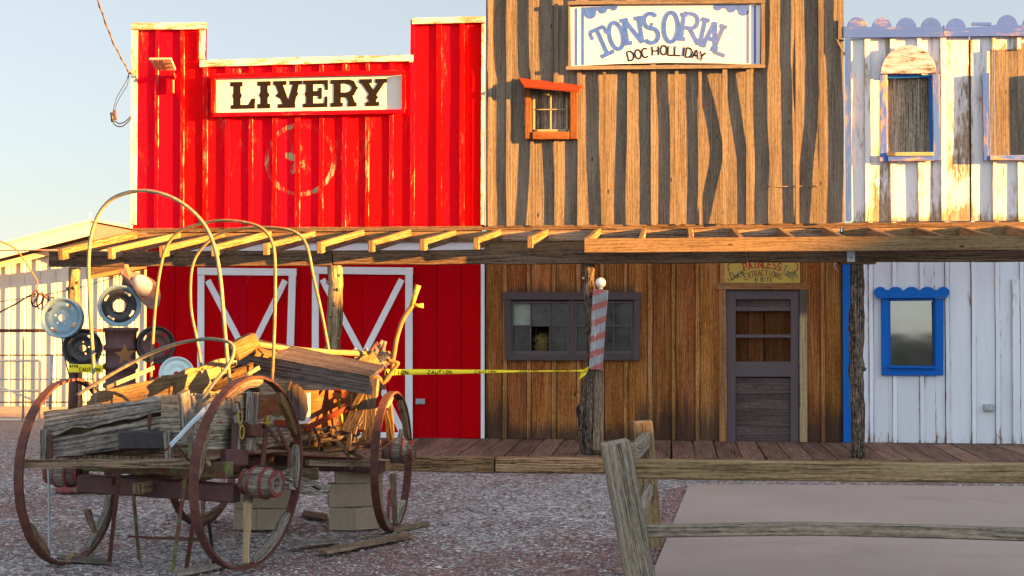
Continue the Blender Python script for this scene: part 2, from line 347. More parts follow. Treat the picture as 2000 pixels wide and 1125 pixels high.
M = dict(
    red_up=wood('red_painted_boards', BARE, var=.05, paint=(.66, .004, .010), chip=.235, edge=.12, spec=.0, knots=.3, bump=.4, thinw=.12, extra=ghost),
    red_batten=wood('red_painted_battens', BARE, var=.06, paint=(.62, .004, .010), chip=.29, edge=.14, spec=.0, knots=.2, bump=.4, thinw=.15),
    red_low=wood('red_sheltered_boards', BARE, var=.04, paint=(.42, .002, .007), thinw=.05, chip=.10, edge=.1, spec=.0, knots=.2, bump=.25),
    trim=wood('peeling_white_trim', BARE, var=.08, paint=(.66, .60, .52), chip=.52, edge=.05, knots=.4, bump=.6),
    white=wood('white_painted_wood', GREY, var=.05, paint=(.72, .72, .74), chip=.16, edge=.06, knots=.2, bump=.35),
    white_up=wood('weathered_white_boards', ((.12, .09, .07), (.30, .22, .15), (.48, .36, .24)), var=.06, thinw=.6, paint=(.60, .59, .60), chip=.36, edge=.20, knots=.5, bump=.6,
                  extra=lambda g, U, Vv, NU, NV: g.math('MULTIPLY', g.step(NV, .14, .0), .26)),
    white_low=wood('white_sheltered_boards', ((.12, .07, .05), (.25, .16, .12), (.36, .26, .20)), var=.07, paint=(.66, .69, .74), chip=.17, edge=.26, knots=.3, bump=.35, extra=lambda g, U, Vv, NU, NV: g.math('MULTIPLY', g.step(NV, .09, .0), .2)),
    raw=wood('raw_sawn_boards', ((.085, .066, .048), (.148, .119, .088), (.21, .172, .13)), var=.10, knots=.9, cracks=.22, bump=.5),
    raw_batten=wood('raw_sawn_battens', ((.10, .078, .058), (.150, .12, .09), (.20, .163, .122)), var=.22, knots=.7, cracks=.4, bump=.6),
    brown=wood('brown_stained_boards', ((.15, .048, .012), (.30, .108, .028), (.42, .20, .075)), var=.24, knots=.9, cracks=.4, bump=.5, base=((.05, .038, .030), .04, .24, .85)),
    brown_batten=wood('brown_stained_battens', ((.18, .065, .02), (.37, .16, .052), (.52, .29, .13)), var=.15, knots=.6, cracks=.4, bump=.5, base=((.06, .045, .035), .05, .24, .65)),
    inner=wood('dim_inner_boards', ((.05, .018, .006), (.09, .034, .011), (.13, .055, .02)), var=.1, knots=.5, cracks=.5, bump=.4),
    rafter=wood('rafter_wood', ((.10, .06, .032), (.185, .12, .065), (.26, .18, .105)), var=.18, knots=.6, cracks=.7, bump=.7),
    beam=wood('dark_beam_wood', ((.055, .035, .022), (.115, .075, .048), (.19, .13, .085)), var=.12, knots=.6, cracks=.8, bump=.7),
    fascia=wood('fascia_wood', ((.10, .062, .03), (.185, .12, .062), (.25, .17, .095)), var=.05, knots=.9, cracks=.25, bump=.4),
    deck=wood('boardwalk_planks', ((.085, .05, .038), (.17, .10, .072), (.26, .175, .135)), var=.22, knots=.6, cracks=.6, bump=.6),
    kerb=wood('boardwalk_timber', ((.085, .05, .03), (.26, .145, .075), (.40, .26, .15)), var=.2, knots=.6, cracks=1.0, bump=.9),
    grey=wood('grey_weathered_wood', GREY, var=.22, knots=.5, cracks=.85, bump=.6),
    greyl=wood('pale_weathered_wood', ((.085, .07, .052), (.26, .225, .17), (.44, .39, .31)), var=.15, knots=.5, cracks=.85, bump=.6),
    greyb=wood('brown_weathered_wood', ((.07, .045, .03), (.20, .14, .09), (.30, .22, .145)), var=.22, knots=.5, cracks=.85, bump=.6),
    golden=wood('split_golden_wood', ((.055, .032, .015), (.125, .078, .034), (.19, .125, .06)), var=.14, knots=.4, cracks=.9, bump=.9),
    fence=wood('fence_post_wood', ((.09, .075, .055), (.22, .185, .14), (.34, .29, .22)), var=.12, knots=.4, cracks=1.0, bump=.5),
    fence_y=wood('fence_rail_wood', ((.13, .085, .045), (.25, .175, .09), (.34, .26, .15)), var=.1, knots=.4, cracks=.8, bump=.45),
    purple=wood('purple_grey_painted_wood', GREY, var=.06, paint=(.085, .066, .066), chip=.20, edge=.08, knots=.2, bump=.3, rough=.7),
    door=wood('grey_door_paint', GREY, var=.06, paint=(.105, .085, .09), chip=.22, edge=.1, knots=.2, bump=.4, rough=.7),
    doorp=wood('door_panel_wood', ((.045, .032, .03), (.085, .062, .058), (.13, .10, .092)), var=.12, knots=.3, cracks=.3, bump=.4),
    frame_o=wood('orange_brown_frame', ((.16, .075, .025), (.27, .13, .05), (.36, .20, .09)), var=.1, knots=.5, cracks=.5, bump=.5),
    rust_wood=wood('rust_red_painted_wood', BARE, var=.1, paint=(.16, .030, .012), chip=.14, edge=.1, knots=.3, bump=.4),
    pale=wood('pale_pine_trim', ((.24, .17, .09), (.36, .265, .145), (.44, .34, .205)), var=.05, knots=.7, cracks=.4, bump=.3, base=((.06, .055, .05), .13, .2, .9)),
    blue=wood('blue_painted_wood', GREY, var=.05, paint=(.012, .115, .46), chip=.15, edge=.08, knots=.2, bump=.3, rough=.6),
    blue_old=wood('faded_blue_wood', BARE, var=.12, paint=(.055, .12, .40), chip=.36, edge=.15, knots=.4, bump=.6),
    frame_u=wood('rust_orange_frame', ((.08, .028, .010), (.145, .052, .017), (.20, .085, .03)), var=.12, knots=.3, cracks=.5, bump=.4),
    cab=flat('old_cable_sheath', (.10, .075, .045), .8, .3, 20, .1),
    seat=wood('dark_seat_wood', ((.05, .037, .032), (.105, .08, .07), (.17, .135, .115)), var=.1, knots=.5, cracks=.8, bump=.5),
    seatpaint=wood('orange_flaking_board', ((.09, .06, .035), (.15, .105, .06), (.21, .15, .09)), var=.05, paint=(.15, .045, .018), chip=.42, edge=.1, knots=.3, bump=.6),
    barber=wood('striped_pole_wood', GREY, var=.1, knots=.3, cracks=1.0, bump=1.0),
    bark=wood('bark', ((.03, .023, .018), (.10, .075, .058), (.24, .185, .14)), var=.15, knots=.7, cracks=1.0, bump=1.6, mottle=.9),
    bark_o=wood('peeled_trunk', ((.07, .045, .028), (.25, .175, .10), (.42, .31, .19)), var=.12, knots=.9, cracks=.8, bump=1.3),
    block=flat('cinder_block', (.30, .235, .17), .95, .25, 28, .15),
    rust=metal('rust', (.05, .015, .011), (.125, .043, .027), 22, .8),
    rust_red=metal('red_paint_rust', (.10, .013, .013), (.19, .035, .027), 20, .7, spots=(.14, .11, .09), amt=.42),
    rust_or=metal('orange_rust', (.16, .06, .016), (.27, .125, .036), 26, .8),
    dark=metal('dark_iron', (.012, .011, .012), (.035, .03, .03), 24, .45),
    drum=metal('drum_rust', (.045, .018, .018), (.10, .038, .034), 14, .6),
    bow=metal('bow_wood', (.11, .075, .028), (.19, .135, .055), 30, .7, spots=(.22, .16, .10), amt=.42),
    bow_g=metal('bow_grey', (.11, .09, .06), (.19, .16, .11), 30, .7, spots=(.16, .19, .10), amt=.42),
    steel=metal('galvanised_steel', (.26, .28, .30), (.42, .44, .46), 40, .45, .35, .1),
    rimblue=metal('pale_blue_enamel', (.12, .21, .27), (.20, .30, .36), 20, .5, spots=(.12, .07, .05), amt=.33),
    rimgreen=metal('pale_green_enamel', (.42, .54, .54), (.55, .66, .66), 20, .5),
    hat=metal('rusted_sheet', (.09, .045, .035), (.19, .10, .08), 8, .55),
    hatw=flat('grey_white_enamel', (.36, .35, .35), .5, .2, 6, .1),
    yellow=flat('yellow_plastic', (.78, .62, .015), .5, .06), ink=flat('black_ink', (.018, .015, .013), .8, .2, 40, 0),
    shedroof=flat('cream_metal', (.72, .62, .46), .55, .06), salmon=flat('salmon_fascia', (.52, .25, .17), .7, .1),
    orange=flat('orange_fascia', (.55, .20, .05), .7, .1), cable=flat('black_rubber', (.015, .015, .015), .6, .1), blueiron=metal('blue_grey_paint', (.30, .38, .46), (.42, .50, .57), 30, .6),
    yiron=metal('yellow_painted_iron', (.27, .19, .02), (.40, .30, .045), 30, .6, spots=(.2, .1, .03), amt=.4),
    moss=metal('mossy_paint', (.06, .075, .02), (.16, .17, .06), 16, .9, spots=(.12, .05, .035), amt=.5),
    sign=flat('white_sign_board', (.60, .54, .56), .35, .04, 3), cream=flat('cream_sign_board', (.60, .54, .46), .5, .03, 3),
    brownink=flat('dark_brown_lettering', (.016, .012, .010), .8, .35, 22, 0), brushblue=flat('brushed_blue_paint', (.05, .12, .42), .7, .5, 12, 0), paleblue=flat('thin_blue_paint', (.07, .13, .42), .7, .4, 14, 0), fadeblue=flat('faded_blue_paint', (.09, .14, .33), .7, .3, 14, 0),
    ysign=flat('yellow_sign_board', (.46, .33, .055), .6, .08, 8), rink=flat('red_lettering', (.40, .02, .02), .7, .2), nink=flat('navy_lettering', (.02, .03, .06), .7, .2), mink=flat('maroon_lettering', (.17, .025, .02), .7, .2),
    paper=flat('notice_paper', (.80, .74, .70), .6, .05), pink=flat('faded_red_print', (.75, .36, .33), .7, .2),
    straw=flat('straw', (.30, .20, .07), .9, .3, 60), hollow_dark=flat('painted_hollow_dark', (.02, .017, .015), .9, .3),
)
def mat_glass():
    m, n, l, b = nt('dusty_glass'); g = G(n, l); p = g.obj()
    q = g.noise(p, 5, 5, .65)
    l.new(g.ramp(q, [(.35, (.010, .012, .012)), (.7, (.055, .055, .05))]), b.inputs['Base Color'])
    b.inputs['Roughness'].default_value = .06; b.inputs['IOR'].default_value = 2.1; b.inputs['Specular IOR Level'].default_value = .6; b.inputs['Coat Weight'].default_value = .6; b.inputs['Coat Roughness'].default_value = .02
    g.bump(g.noise(p, 2.2, 2, .5), .05, .02, b); return m
M['glass'] = mat_glass()
M['glass_dull'] = mat_glass(); _b = M['glass_dull'].node_tree.nodes['Principled BSDF']; _b.inputs['IOR'].default_value = 1.5; _b.inputs['Specular IOR Level'].default_value = .5; _b.inputs['Coat Weight'].default_value = .2; _b.inputs['Roughness'].default_value = .22
def mat_gravel():
    m, n, l, b = nt('gravel_ground'); g = G(n, l); p = g.pos()
    x = n.new('ShaderNodeTexVoronoi'); l.new(p, x.inputs['Vector']); x.inputs['Scale'].default_value = 32
    cell = g.sep(x.outputs['Color'])
    c = g.ramp(cell[0], [(0, (.075, .068, .066)), (.35, (.205, .193, .188)), (.7, (.37, .345, .322)), (1, (.62, .58, .54))])
    # reddish stones gather in drifts
    d = g.noise(p, .42, 4, .6); d2 = g.noise(p, 2.6, 3, .6)
    far = g.step(g.sep(p)[1], -3.0, 5.0)
    drift = g.math('ADD', g.math('MULTIPLY', d, .75), g.math('MULTIPLY', d2, .3))
    drift = g.math('ADD', drift, g.math('MULTIPLY', g.math('MULTIPLY', g.step(g.sep(p)[1], -6.3, -8.6), g.step(g.sep(p)[0], -3.6, -2.2)), .09))
    red = g.step(g.math('ADD', drift, g.math('MULTIPLY', cell[1], .22)), .62, .72)
    c = g.mix(g.math('MULTIPLY', red, .85), c, g.ramp(cell[2], [(0, (.075, .03, .028)), (.5, (.17, .075, .062)), (1, (.30, .19, .16))]))
    dirt = g.step(g.noise(p, .9, 5, .65), .55, .72)
    c = g.mix(g.math('MULTIPLY', dirt, .35), c, (.20, .15, .125))
    c = g.mix(g.math('MULTIPLY', far, .8), c, (.30, .21, .165))
    edge = g.step(x.outputs['Distance'], .62, .9)
    c = g.mix(g.math('MULTIPLY', edge, .7), c, (.06, .052, .05))
    l.new(c, b.inputs['Base Color']); b.inputs['Roughness'].default_value = .95; b.inputs['Specular IOR Level'].default_value = .2
    h = g.math('SUBTRACT', g.math('MULTIPLY', cell[1], .5), x.outputs['Distance'])
    g.bump(h, .9, .02, b); return m
M['gravel'] = mat_gravel()
def mat_concrete():
    m, n, l, b = nt('concrete'); g = G(n, l); p = g.pos()
    a = g.noise(p, .8, 5, .6); q = g.noise(p, 35, 4, .7); s_ = g.noise(g.xyz(g.math('MULTIPLY', g.sep(p)[0], .6), g.math('MULTIPLY', g.sep(p)[1], 7), 0.0), 1, 4, .6)
    t = g.math('ADD', g.math('MULTIPLY', a, .5), g.math('ADD', g.math('MULTIPLY', q, .22), g.math('MULTIPLY', s_, .3)))
    c = g.ramp(t, [(.3, (.27, .212, .182)), (.75, (.375, .305, .252))])
    st_ = g.step(g.noise(p, .55, 5, .7, .6), .54, .66); c = g.mix(g.math('MULTIPLY', st_, .28), c, (.20, .15, .125))
    gr = g.step(g.noise(p, 70, 2, .6), .64, .7); c = g.mix(g.math('MULTIPLY', gr, .4), c, (.17, .13, .11))
    sp = g.step(g.voro(p, 4.5), .06, .03); c = g.mix(g.math('MULTIPLY', sp, .6), c, (.10, .075, .06))
    l.new(c, b.inputs['Base Color']); b.inputs['Roughness'].default_value = .9; b.inputs['Specular IOR Level'].default_value = .25
    g.bump(q, .25, .004, b); return m
M['concrete'] = mat_concrete()
def mat_barber():
    m, n, l, b = nt('barber_stripes'); g = G(n, l)
    U, Vv, _ = g.uv('UVMap'); NU, NV, _ = g.uv('NUV')
    g1 = g.noise(g.xyz(g.math('MULTIPLY', U, 55), g.math('MULTIPLY', Vv, 3), 0.0), 1, 6, .7)
    g2 = g.noise(g.xyz(g.math('MULTIPLY', U, 16), g.math('MULTIPLY', Vv, 4), 4.0), 1, 6, .7)
    w0 = g.ramp(g1, [(.3, (.11, .11, .115)), (.55, (.27, .27, .28)), (.75, (.50, .50, .50))])
    s_ = g.math('FRACT', g.math('ADD', g.math('MULTIPLY', NV, 5.1), g.math('ADD', .12, g.math('MULTIPLY', NU, -.42))))
    s_ = g.math('ABSOLUTE', g.math('SUBTRACT', s_, .5))
    s_ = g.step(g.math('ADD', s_, g.math('MULTIPLY', g.math('SUBTRACT', g2, .5), .14)), .27, .31)
    c = g.mix(g.math('MULTIPLY', s_, g.step(g1, .72, .52)), w0, (.30, .075, .065))
    wh = g.math('MULTIPLY', g.step(g2, .58, .64), .8)
    c = g.mix(g.math('MULTIPLY', wh, .7), c, (.55, .55, .55))
    l.new(c, b.inputs['Base Color']); b.inputs['Roughness'].default_value = .85
    g.bump(g1, .9, .01, b); return m
M['barber'] = mat_barber()
def mat_ball():
    m, n, l, b = nt('old_white_ball'); g = G(n, l)
    q = g.noise(g.obj(), 12, 5, .6, 1.5)
    l.new(g.ramp(q, [(.3, (.42, .30, .28)), (.45, (.66, .58, .56)), (.6, (.74, .70, .69))]), b.inputs['Base Color']); b.inputs['Roughness'].default_value = .45; return m
M['ball'] = mat_ball()
def mat_ribs():
    m, n, l, b = nt('cream_ribbed_steel'); g = G(n, l)
    q = g.noise(g.xyz(g.math('MULTIPLY', g.sep(g.pos())[0], 2), 0.0, g.math('MULTIPLY', g.sep(g.pos())[2], .6)), 2, 4, .6)
    l.new(g.ramp(q, [(.3, (.52, .47, .39)), (.7, (.64, .60, .52))]), b.inputs['Base Color']); b.inputs['Roughness'].default_value = .55; return m
M['ribs'] = mat_ribs()
def mat_shade_ridge():
    m, n, l, b = nt('shade_ridge_scrub'); g = G(n, l)
    q = g.noise(g.pos(), .8, 6, .65)
    l.new(g.ramp(q, [(.35, (.035, .04, .02)), (.5, (.09, .085, .045)), (.7, (.24, .17, .11))]), b.inputs['Base Color']); b.inputs['Roughness'].default_value = 1; return m
M['unseen_shade_ridge'] = mat_shade_ridge()
# ------------------------------------------------------------------ lettering (strokes in photo pixels, laid on the sign's plane)
GL = {
 'A': (.85, [[(0, 0), (.42, 1), (.85, 0)], [(.17, .36), (.68, .36)]]), 'B': (.65, [[(0, 0), (0, 1), (.36, 1)] + arc(.36, .76, .22, .24, 90, -90, 6) + [(0, .52)], [(.36, .52)] + arc(.38, .26, .26, .26, 90, -90, 6) + [(0, 0)]]),
 'C': (.75, [arc(.4, .5, .4, .5, 45, 315, 14)]), 'D': (.75, [[(0, 0), (0, 1), (.3, 1)] + arc(.3, .5, .44, .5, 90, -90, 10) + [(0, 0)]]),
 'E': (.6, [[(.6, 1), (0, 1), (0, 0), (.6, 0)], [(0, .52), (.48, .52)]]), 'F': (.6, [[(.6, 1), (0, 1), (0, 0)], [(0, .52), (.48, .52)]]),
 'G': (.8, [arc(.42, .5, .42, .5, 45, 330, 14) + [(.8, .45), (.5, .45)]]), 'H': (.72, [[(0, 0), (0, 1)], [(.72, 0), (.72, 1)], [(0, .5), (.72, .5)]]),
 'I': (.1, [[(.05, 0), (.05, 1)]]), 'L': (.55, [[(0, 1), (0, 0), (.55, 0)]]), 'N': (.75, [[(0, 0), (0, 1), (.75, 0), (.75, 1)]]), 'O': (.8, [arc(.4, .5, .4, .5, 90, 450, 20)]),
 'P': (.6, [[(0, 0), (0, 1), (.34, 1)] + arc(.34, .73, .25, .27, 90, -90, 8) + [(0, .46)]]), 'R': (.68, [[(0, 0), (0, 1), (.36, 1)] + arc(.36, .74, .26, .26, 90, -90, 8) + [(0, .48)], [(.3, .48), (.68, 0)]]),
 'S': (.66, [arc(.33, .75, .3, .25, 30, 270, 10) + arc(.33, .25, .32, .25, 90, -150, 10)]), 'T': (.7, [[(0, 1), (.7, 1)], [(.35, 1), (.35, 0)]]), 'U': (.72, [[(0, 1), (0, .35)] + arc(.36, .35, .36, .35, 180, 360, 10) + [(.72, 1)]]),
 'V': (.8, [[(0, 1), (.4, 0), (.8, 1)]]), 'X': (.75, [[(0, 0), (.75, 1)], [(0, 1), (.75, 0)]]), 'Y': (.75, [[(0, 1), (.37, .5), (.75, 1)], [(.37, .5), (.37, 0)]]),
 '6': (.6, [[(.5, 1), (.2, .8)] + arc(.3, .3, .3, .3, 160, 520, 14)]), "'": (.1, [[(.05, 1), (.02, .75)]]),
 'o': (.55, [arc(.27, .3, .27, .3, 90, 450, 14)]), 'c': (.5, [arc(.27, .3, .27, .3, 50, 310, 10)]), 's': (.45, [arc(.22, .45, .2, .16, 30, 270, 8) + arc(.22, .15, .21, .15, 90, -150, 8)]),
 't': (.4, [[(.2, 1), (.2, .1), (.38, 0)], [(0, .65), (.42, .65)]]), 'h': (.5, [[(0, 1), (0, 0)], [(0, .35)] + arc(.25, .4, .24, .2, 160, 0, 6) + [(.5, .08), (.62, .02)]]),
}
SERIF = {'T': [(.35, 0, .5), (0, .86, 0), (.7, .86, 0)], 'N': [(0, 0, .34), (0, 1, .3), (.75, 1, .34)], 'R': [(0, 0, .28), (.68, 0, .2), (0, 1, .24)], 'I': [(.05, 0, .30), (.05, 1, .30)], 'A': [(.02, 0, .22), (.83, 0, .22), (.42, 1, .2)],
         'L': [(0, 1, .26), (0, 0, .24)], 'P': [(0, 0, .36), (0, 1, .3)], 'E': [(0, 0, .2), (0, 1, .2)], 'S': [], 'O': []}
class Ink:
    def __init__(s, mb, Y=0, off=.003, fn=None): s.mb = mb; s.Y = Y; s.o = off; s.fn = fn
    def P(s, x, y):
        if s.fn: return s.fn(x, y, s.o)
        p = at(x, y, s.Y); return V((p.x, s.Y - s.o, p.z))
    def poly(s, pts):
        b = len(s.mb.v); n = len(pts)
        for q in pts: s.mb.v.append(s.P(*q))
        s.mb.face(tuple(range(b, b + n)), [(q[0] * .01, q[1] * .01) for q in pts], [(.5, .5)] * n, .5); s.o += .00012
    def stroke(s, pts, th):
        for i in range(1, len(pts) - 1):
            u = V((pts[i][0]-pts[i-1][0], pts[i][1]-pts[i-1][1])).normalized(); v = V((pts[i+1][0]-pts[i][0], pts[i+1][1]-pts[i][1])).normalized()
            if u.dot(v) < .15: s.stroke(pts[:i+1], th); s.stroke(pts[i:], th); return
        m = len(pts); cl = (abs(pts[0][0]-pts[-1][0]) + abs(pts[0][1]-pts[-1][1])) < 1e-6 and m > 3
        Lf = []; Rt = []
        for i in range(m):
            a = pts[i-1] if i else (pts[-2] if cl else None); c = pts[i+1] if i < m-1 else (pts[1] if cl else None); p = pts[i]
            d1 = V((p[0]-a[0], p[1]-a[1])).normalized() if a else None; d2 = V((c[0]-p[0], c[1]-p[1])).normalized() if c else None
            d1 = d1 or d2; d2 = d2 or d1
            n1 = V((-d1.y, d1.x)); n2 = V((-d2.y, d2.x)); mm = n1 + n2
            mm = mm / max(.45, mm.length_squared / 2 * 1.0) if mm.length > 1e-4 else n1
            k = th / 2
            Lf.append((p[0] + mm.x * k, p[1] + mm.y * k)); Rt.append((p[0] - mm.x * k, p[1] - mm.y * k))
        b = len(s.mb.v)
        for q in range(m): s.mb.v.append(s.P(*Lf[q])); s.mb.v.append(s.P(*Rt[q]))
        for i in range(m - 1): s.mb.face((b+2*i, b+2*i+1, b+2*i+3, b+2*i+2), [(0, 0)] * 4, [(.5, .5)] * 4, .5)
        s.o += .00012
    def glyph(s, ch, cx, cy, h, w_, rot, th, slab=0):
        W, st = GL[ch]; c, sn = math.cos(R(rot)), math.sin(R(rot))
        def T(x, y):
            X = (x - W / 2) / max(W, .2) * w_ if W > .15 else (x - W / 2) * h; Yy = -(y - .5) * h
            return (cx + X * c - Yy * sn, cy + X * sn + Yy * c)
        for pl in st: s.stroke([T(*p) for p in pl], th)
        if slab:
            for (x, y, l_) in SERIF.get(ch, []):
                if l_ == 0:
                    p, q = T(x, 1), T(x, .72); s.stroke([p, q], th * .8); continue
                p = T(x, y + (.06 if y == 0 else -.06)); k = l_ * h / 2
                s.stroke([(p[0] - k * c, p[1] - k * sn), (p[0] + k * c, p[1] + k * sn)], slab)
    def text(s, t, x0, y0, x1, y1, h, th, k=.82, slab=0):
        """centre line from (x0,y0) to (x1,y1)"""
        n = len(t); rot = math.degrees(math.atan2(y1 - y0, x1 - x0))
        for i, ch in enumerate(t):
            if ch == ' ': continue
            f = (i + .5) / n; s.glyph(ch, x0 + (x1-x0) * f, y0 + (y1-y0) * f, h, math.hypot(x1-x0, y1-y0) / n * k * .8, rot, th, slab)
# ================================================================== SETTING: ground, slab, added shade ridge
def grid(name, xs, ys, zf, mat, kind='structure'):
    mb = MB(); nx = len(xs)
    for y in ys:
        for x in xs: mb.v.append(V((x, y, zf(x, y))))
    for j in range(len(ys) - 1):
        for i in range(nx - 1):
            a = j * nx + i; mb.face((a, a+1, a+nx+1, a+nx), [(0, 0)] * 4, [(.5, .5)] * 4, .5, True)
    o = mb.build(name, mat); o['kind'] = kind; return o
def rng(a, b, s): return [a + (b - a) * i / s for i in range(s + 1)]
def gz(x, y): return .035 * mnoise.noise(V((x * .45, y * .45, 0))) + .012 * mnoise.noise(V((x * 2.1, y * 2.1, 3)))
def gzz(x, y):
    k = max(0, min(1, (abs(x + 1) - 14) / 4)); k2 = max(0, min(1, (abs(y + 8) - 14) / 4)); f = (1 - k) * (1 - k2)
    return gz(x, y) * f
xs = [-1500, -400, -120, -60, -30, -20] + rng(-16, 16, 110) + [20, 30, 60, 120, 400, 1500]
ys = [-1500, -400, -120, -60, -34] + rng(-24, 8, 110) + [14, 30, 60, 120, 400, 1500]
grid('ground', xs, ys, gzz, M['gravel'])
# loose stones on the gravel
mb = MB(); rs = random.Random(3)
OCT = [(1,0,0),(0,1,0),(-1,0,0),(0,-1,0),(0,0,1),(0,0,-1)]; OF = [(0,1,4),(1,2,4),(2,3,4),(3,0,4),(1,0,5),(2,1,5),(3,2,5),(0,3,5)]
for i in range(15000):
    px = rs.uniform(-60, 1400); yy = 930 + (rs.random() ** 1.2) * 235
    p = atz(px, yy, 0)
    if p.x > 0.55 and p.y > -10.6 + 0 and px > 1150 + (1125 - yy) * .42 - 20: continue
    s_ = rs.uniform(.005, .014) * (1.9 if rs.random() < .04 else 1); a = rs.random() * 6.28; c, sn = math.cos(a), math.sin(a); b = len(mb.v)
    z = gzz(p.x, p.y) + s_ * .2; e = rs.uniform(.7, 1.3)
    for (x, y, h) in OCT:
        x *= s_ * e * rs.uniform(.7, 1.2); y *= s_ * rs.uniform(.7, 1.2); mb.v.append(V((p.x + x*c - y*sn, p.y + x*sn + y*c, z + h * s_ * .6)))
    r = rs.random()
    for f in OF: mb.face(tuple(b+k for k in f), [(0, 0)] * 3, [(.5, .5)] * 3, r)
def mat_stones():
    m, n, l, b = nt('loose_stones'); g = G(n, l); r = g.attr('rnd'); p = g.pos()
    c = g.ramp(r, [(0, (.075, .07, .075)), (.3, (.20, .195, .205)), (.55, (.34, .33, .33)), (.8, (.20, .09, .075)), (.93, (.36, .25, .17)), (1, (.62, .58, .54))])
    l.new(c, b.inputs['Base Color']); b.inputs['Roughness'].default_value = .9; return m
o = mb.build('loose_stones', mat_stones()); o['kind'] = 'stuff'; tag(o, 'loose grey and reddish stones scattered on the gravel yard', 'gravel', kind='stuff')
# concrete slab at the right
a, b_, = atz(1345, 945, .05), atz(1272, 1122, .05)
e = (b_ - a).normalized(); far = atz(2000, 949.5, .05); fd = (far - a).normalized()
mb = MB(); p0 = a; p1 = a + e * 9; p2 = p1 + fd * 12; p3 = a + fd * 12
mb.prism([p0, p1, p2, p3], (0, 0, -.12)); mb.build('concrete_slab', M['concrete'], bevel=.006)['kind'] = 'structure'
# red earth and pebbles banked along the slab's edge
mb = MB(); rs = random.Random(5)
for i in range(900):
    t = rs.random() * 4.6; k = abs(rs.gauss(0, .1)); p = a + e * t - fd * (.02 + k); s_ = rs.uniform(.007, .018); b = len(mb.v)
    for (x, y, h) in OCT: mb.v.append(V((p.x + x * s_ * rs.uniform(.7, 1.3), p.y + y * s_ * rs.uniform(.7, 1.3), gzz(p.x, p.y) + .012 + max(0, .03 - k * .3) + h * s_ * .7)))
    r = .8 + rs.uniform(-.06, .05) if rs.random() < .8 else rs.random()
    for f in OF: mb.face(tuple(b+q for q in f), [(0, 0)] * 3, [(.5, .5)] * 3, r)
o = mb.build('edge_gravel', bpy.data.materials['loose_stones']); tag(o, 'dark red lava pebbles banked along the edge of the concrete slab', 'gravel', kind='stuff')
# unseen ridge added off camera; its crest is shaped to shade the lower scene
RH = [(-46, 5.0), (-25, 5.3), (-20.5, 5.85), (-18.2, 5.97), (-17.8, 5.85), (-17.1, 5.25), (-16.85, 5.3), (-16.3, 7.0), (-15.4, 6.9), (-12.9, 6.75), (-12.1, 6.7), (-11.88, 6.42), (-11.62, 6.7), (-11.4, 6.85), (-11.1, 6.88), (-10.3, 6.85), (-9.3, 6.75), (-8.6, 6.6), (-7.6, 5.7), (-7.1, 5.2), (-6, 5.0), (-3, 4.8), (5, 4.5), (26, 4.2)]
def shade_ridge_h(y):
    for (a, h), (c, k) in zip(RH[:-1], RH[1:]):
        if y <= c: return h + (k - h) * (y - a) / (c - a) if y > a else h
    return RH[-1][1]
mb = MB(); N = 160; rows = []
pts = [(40, y) for y in rng(26, -46, 288)] + [(40 - 100 * math.sin(R(t)), -46 - 40 * (1 - math.cos(R(t)))) for t in rng(2, 88, 30)] + [(x, -86) for x in rng(-64, -200, 10)]
for i, (x, y) in enumerate(pts):
    h = shade_ridge_h(y) if x > 39.9 else 3.6 + 1.4 * max(0, (x + 0) / 40) + 1.2 * mnoise.noise(V((x * .12, y * .12, 0)))
    h += .07 * mnoise.noise(V((x * .8, y * .8, 2))) + .05 * mnoise.noise(V((x * 2.5, y * 2.5, 2)))
    q = pts[min(i+1, len(pts)-1)]; q0 = pts[max(i-1, 0)]
    nx, ny = -(q[1]-q0[1]), (q[0]-q0[0]); L = math.hypot(nx, ny); nx /= L; ny /= L
    for (d, k) in ((-14, 0), (-6, .45), (0, 1), (8, .7), (30, 0)): mb.v.append(V((x + nx * d, y + ny * d, h * k - (.3 if k == 0 else 0))))
for i in range(len(pts) - 1):
    for k in range(4):
        b = i * 5 + k; mb.face((b, b+1, b+6, b+5), [(0, 0)] * 4, [(.5, .5)] * 4, .5)
mb.build('unseen_shade_ridge', M['unseen_shade_ridge'])['kind'] = 'structure'
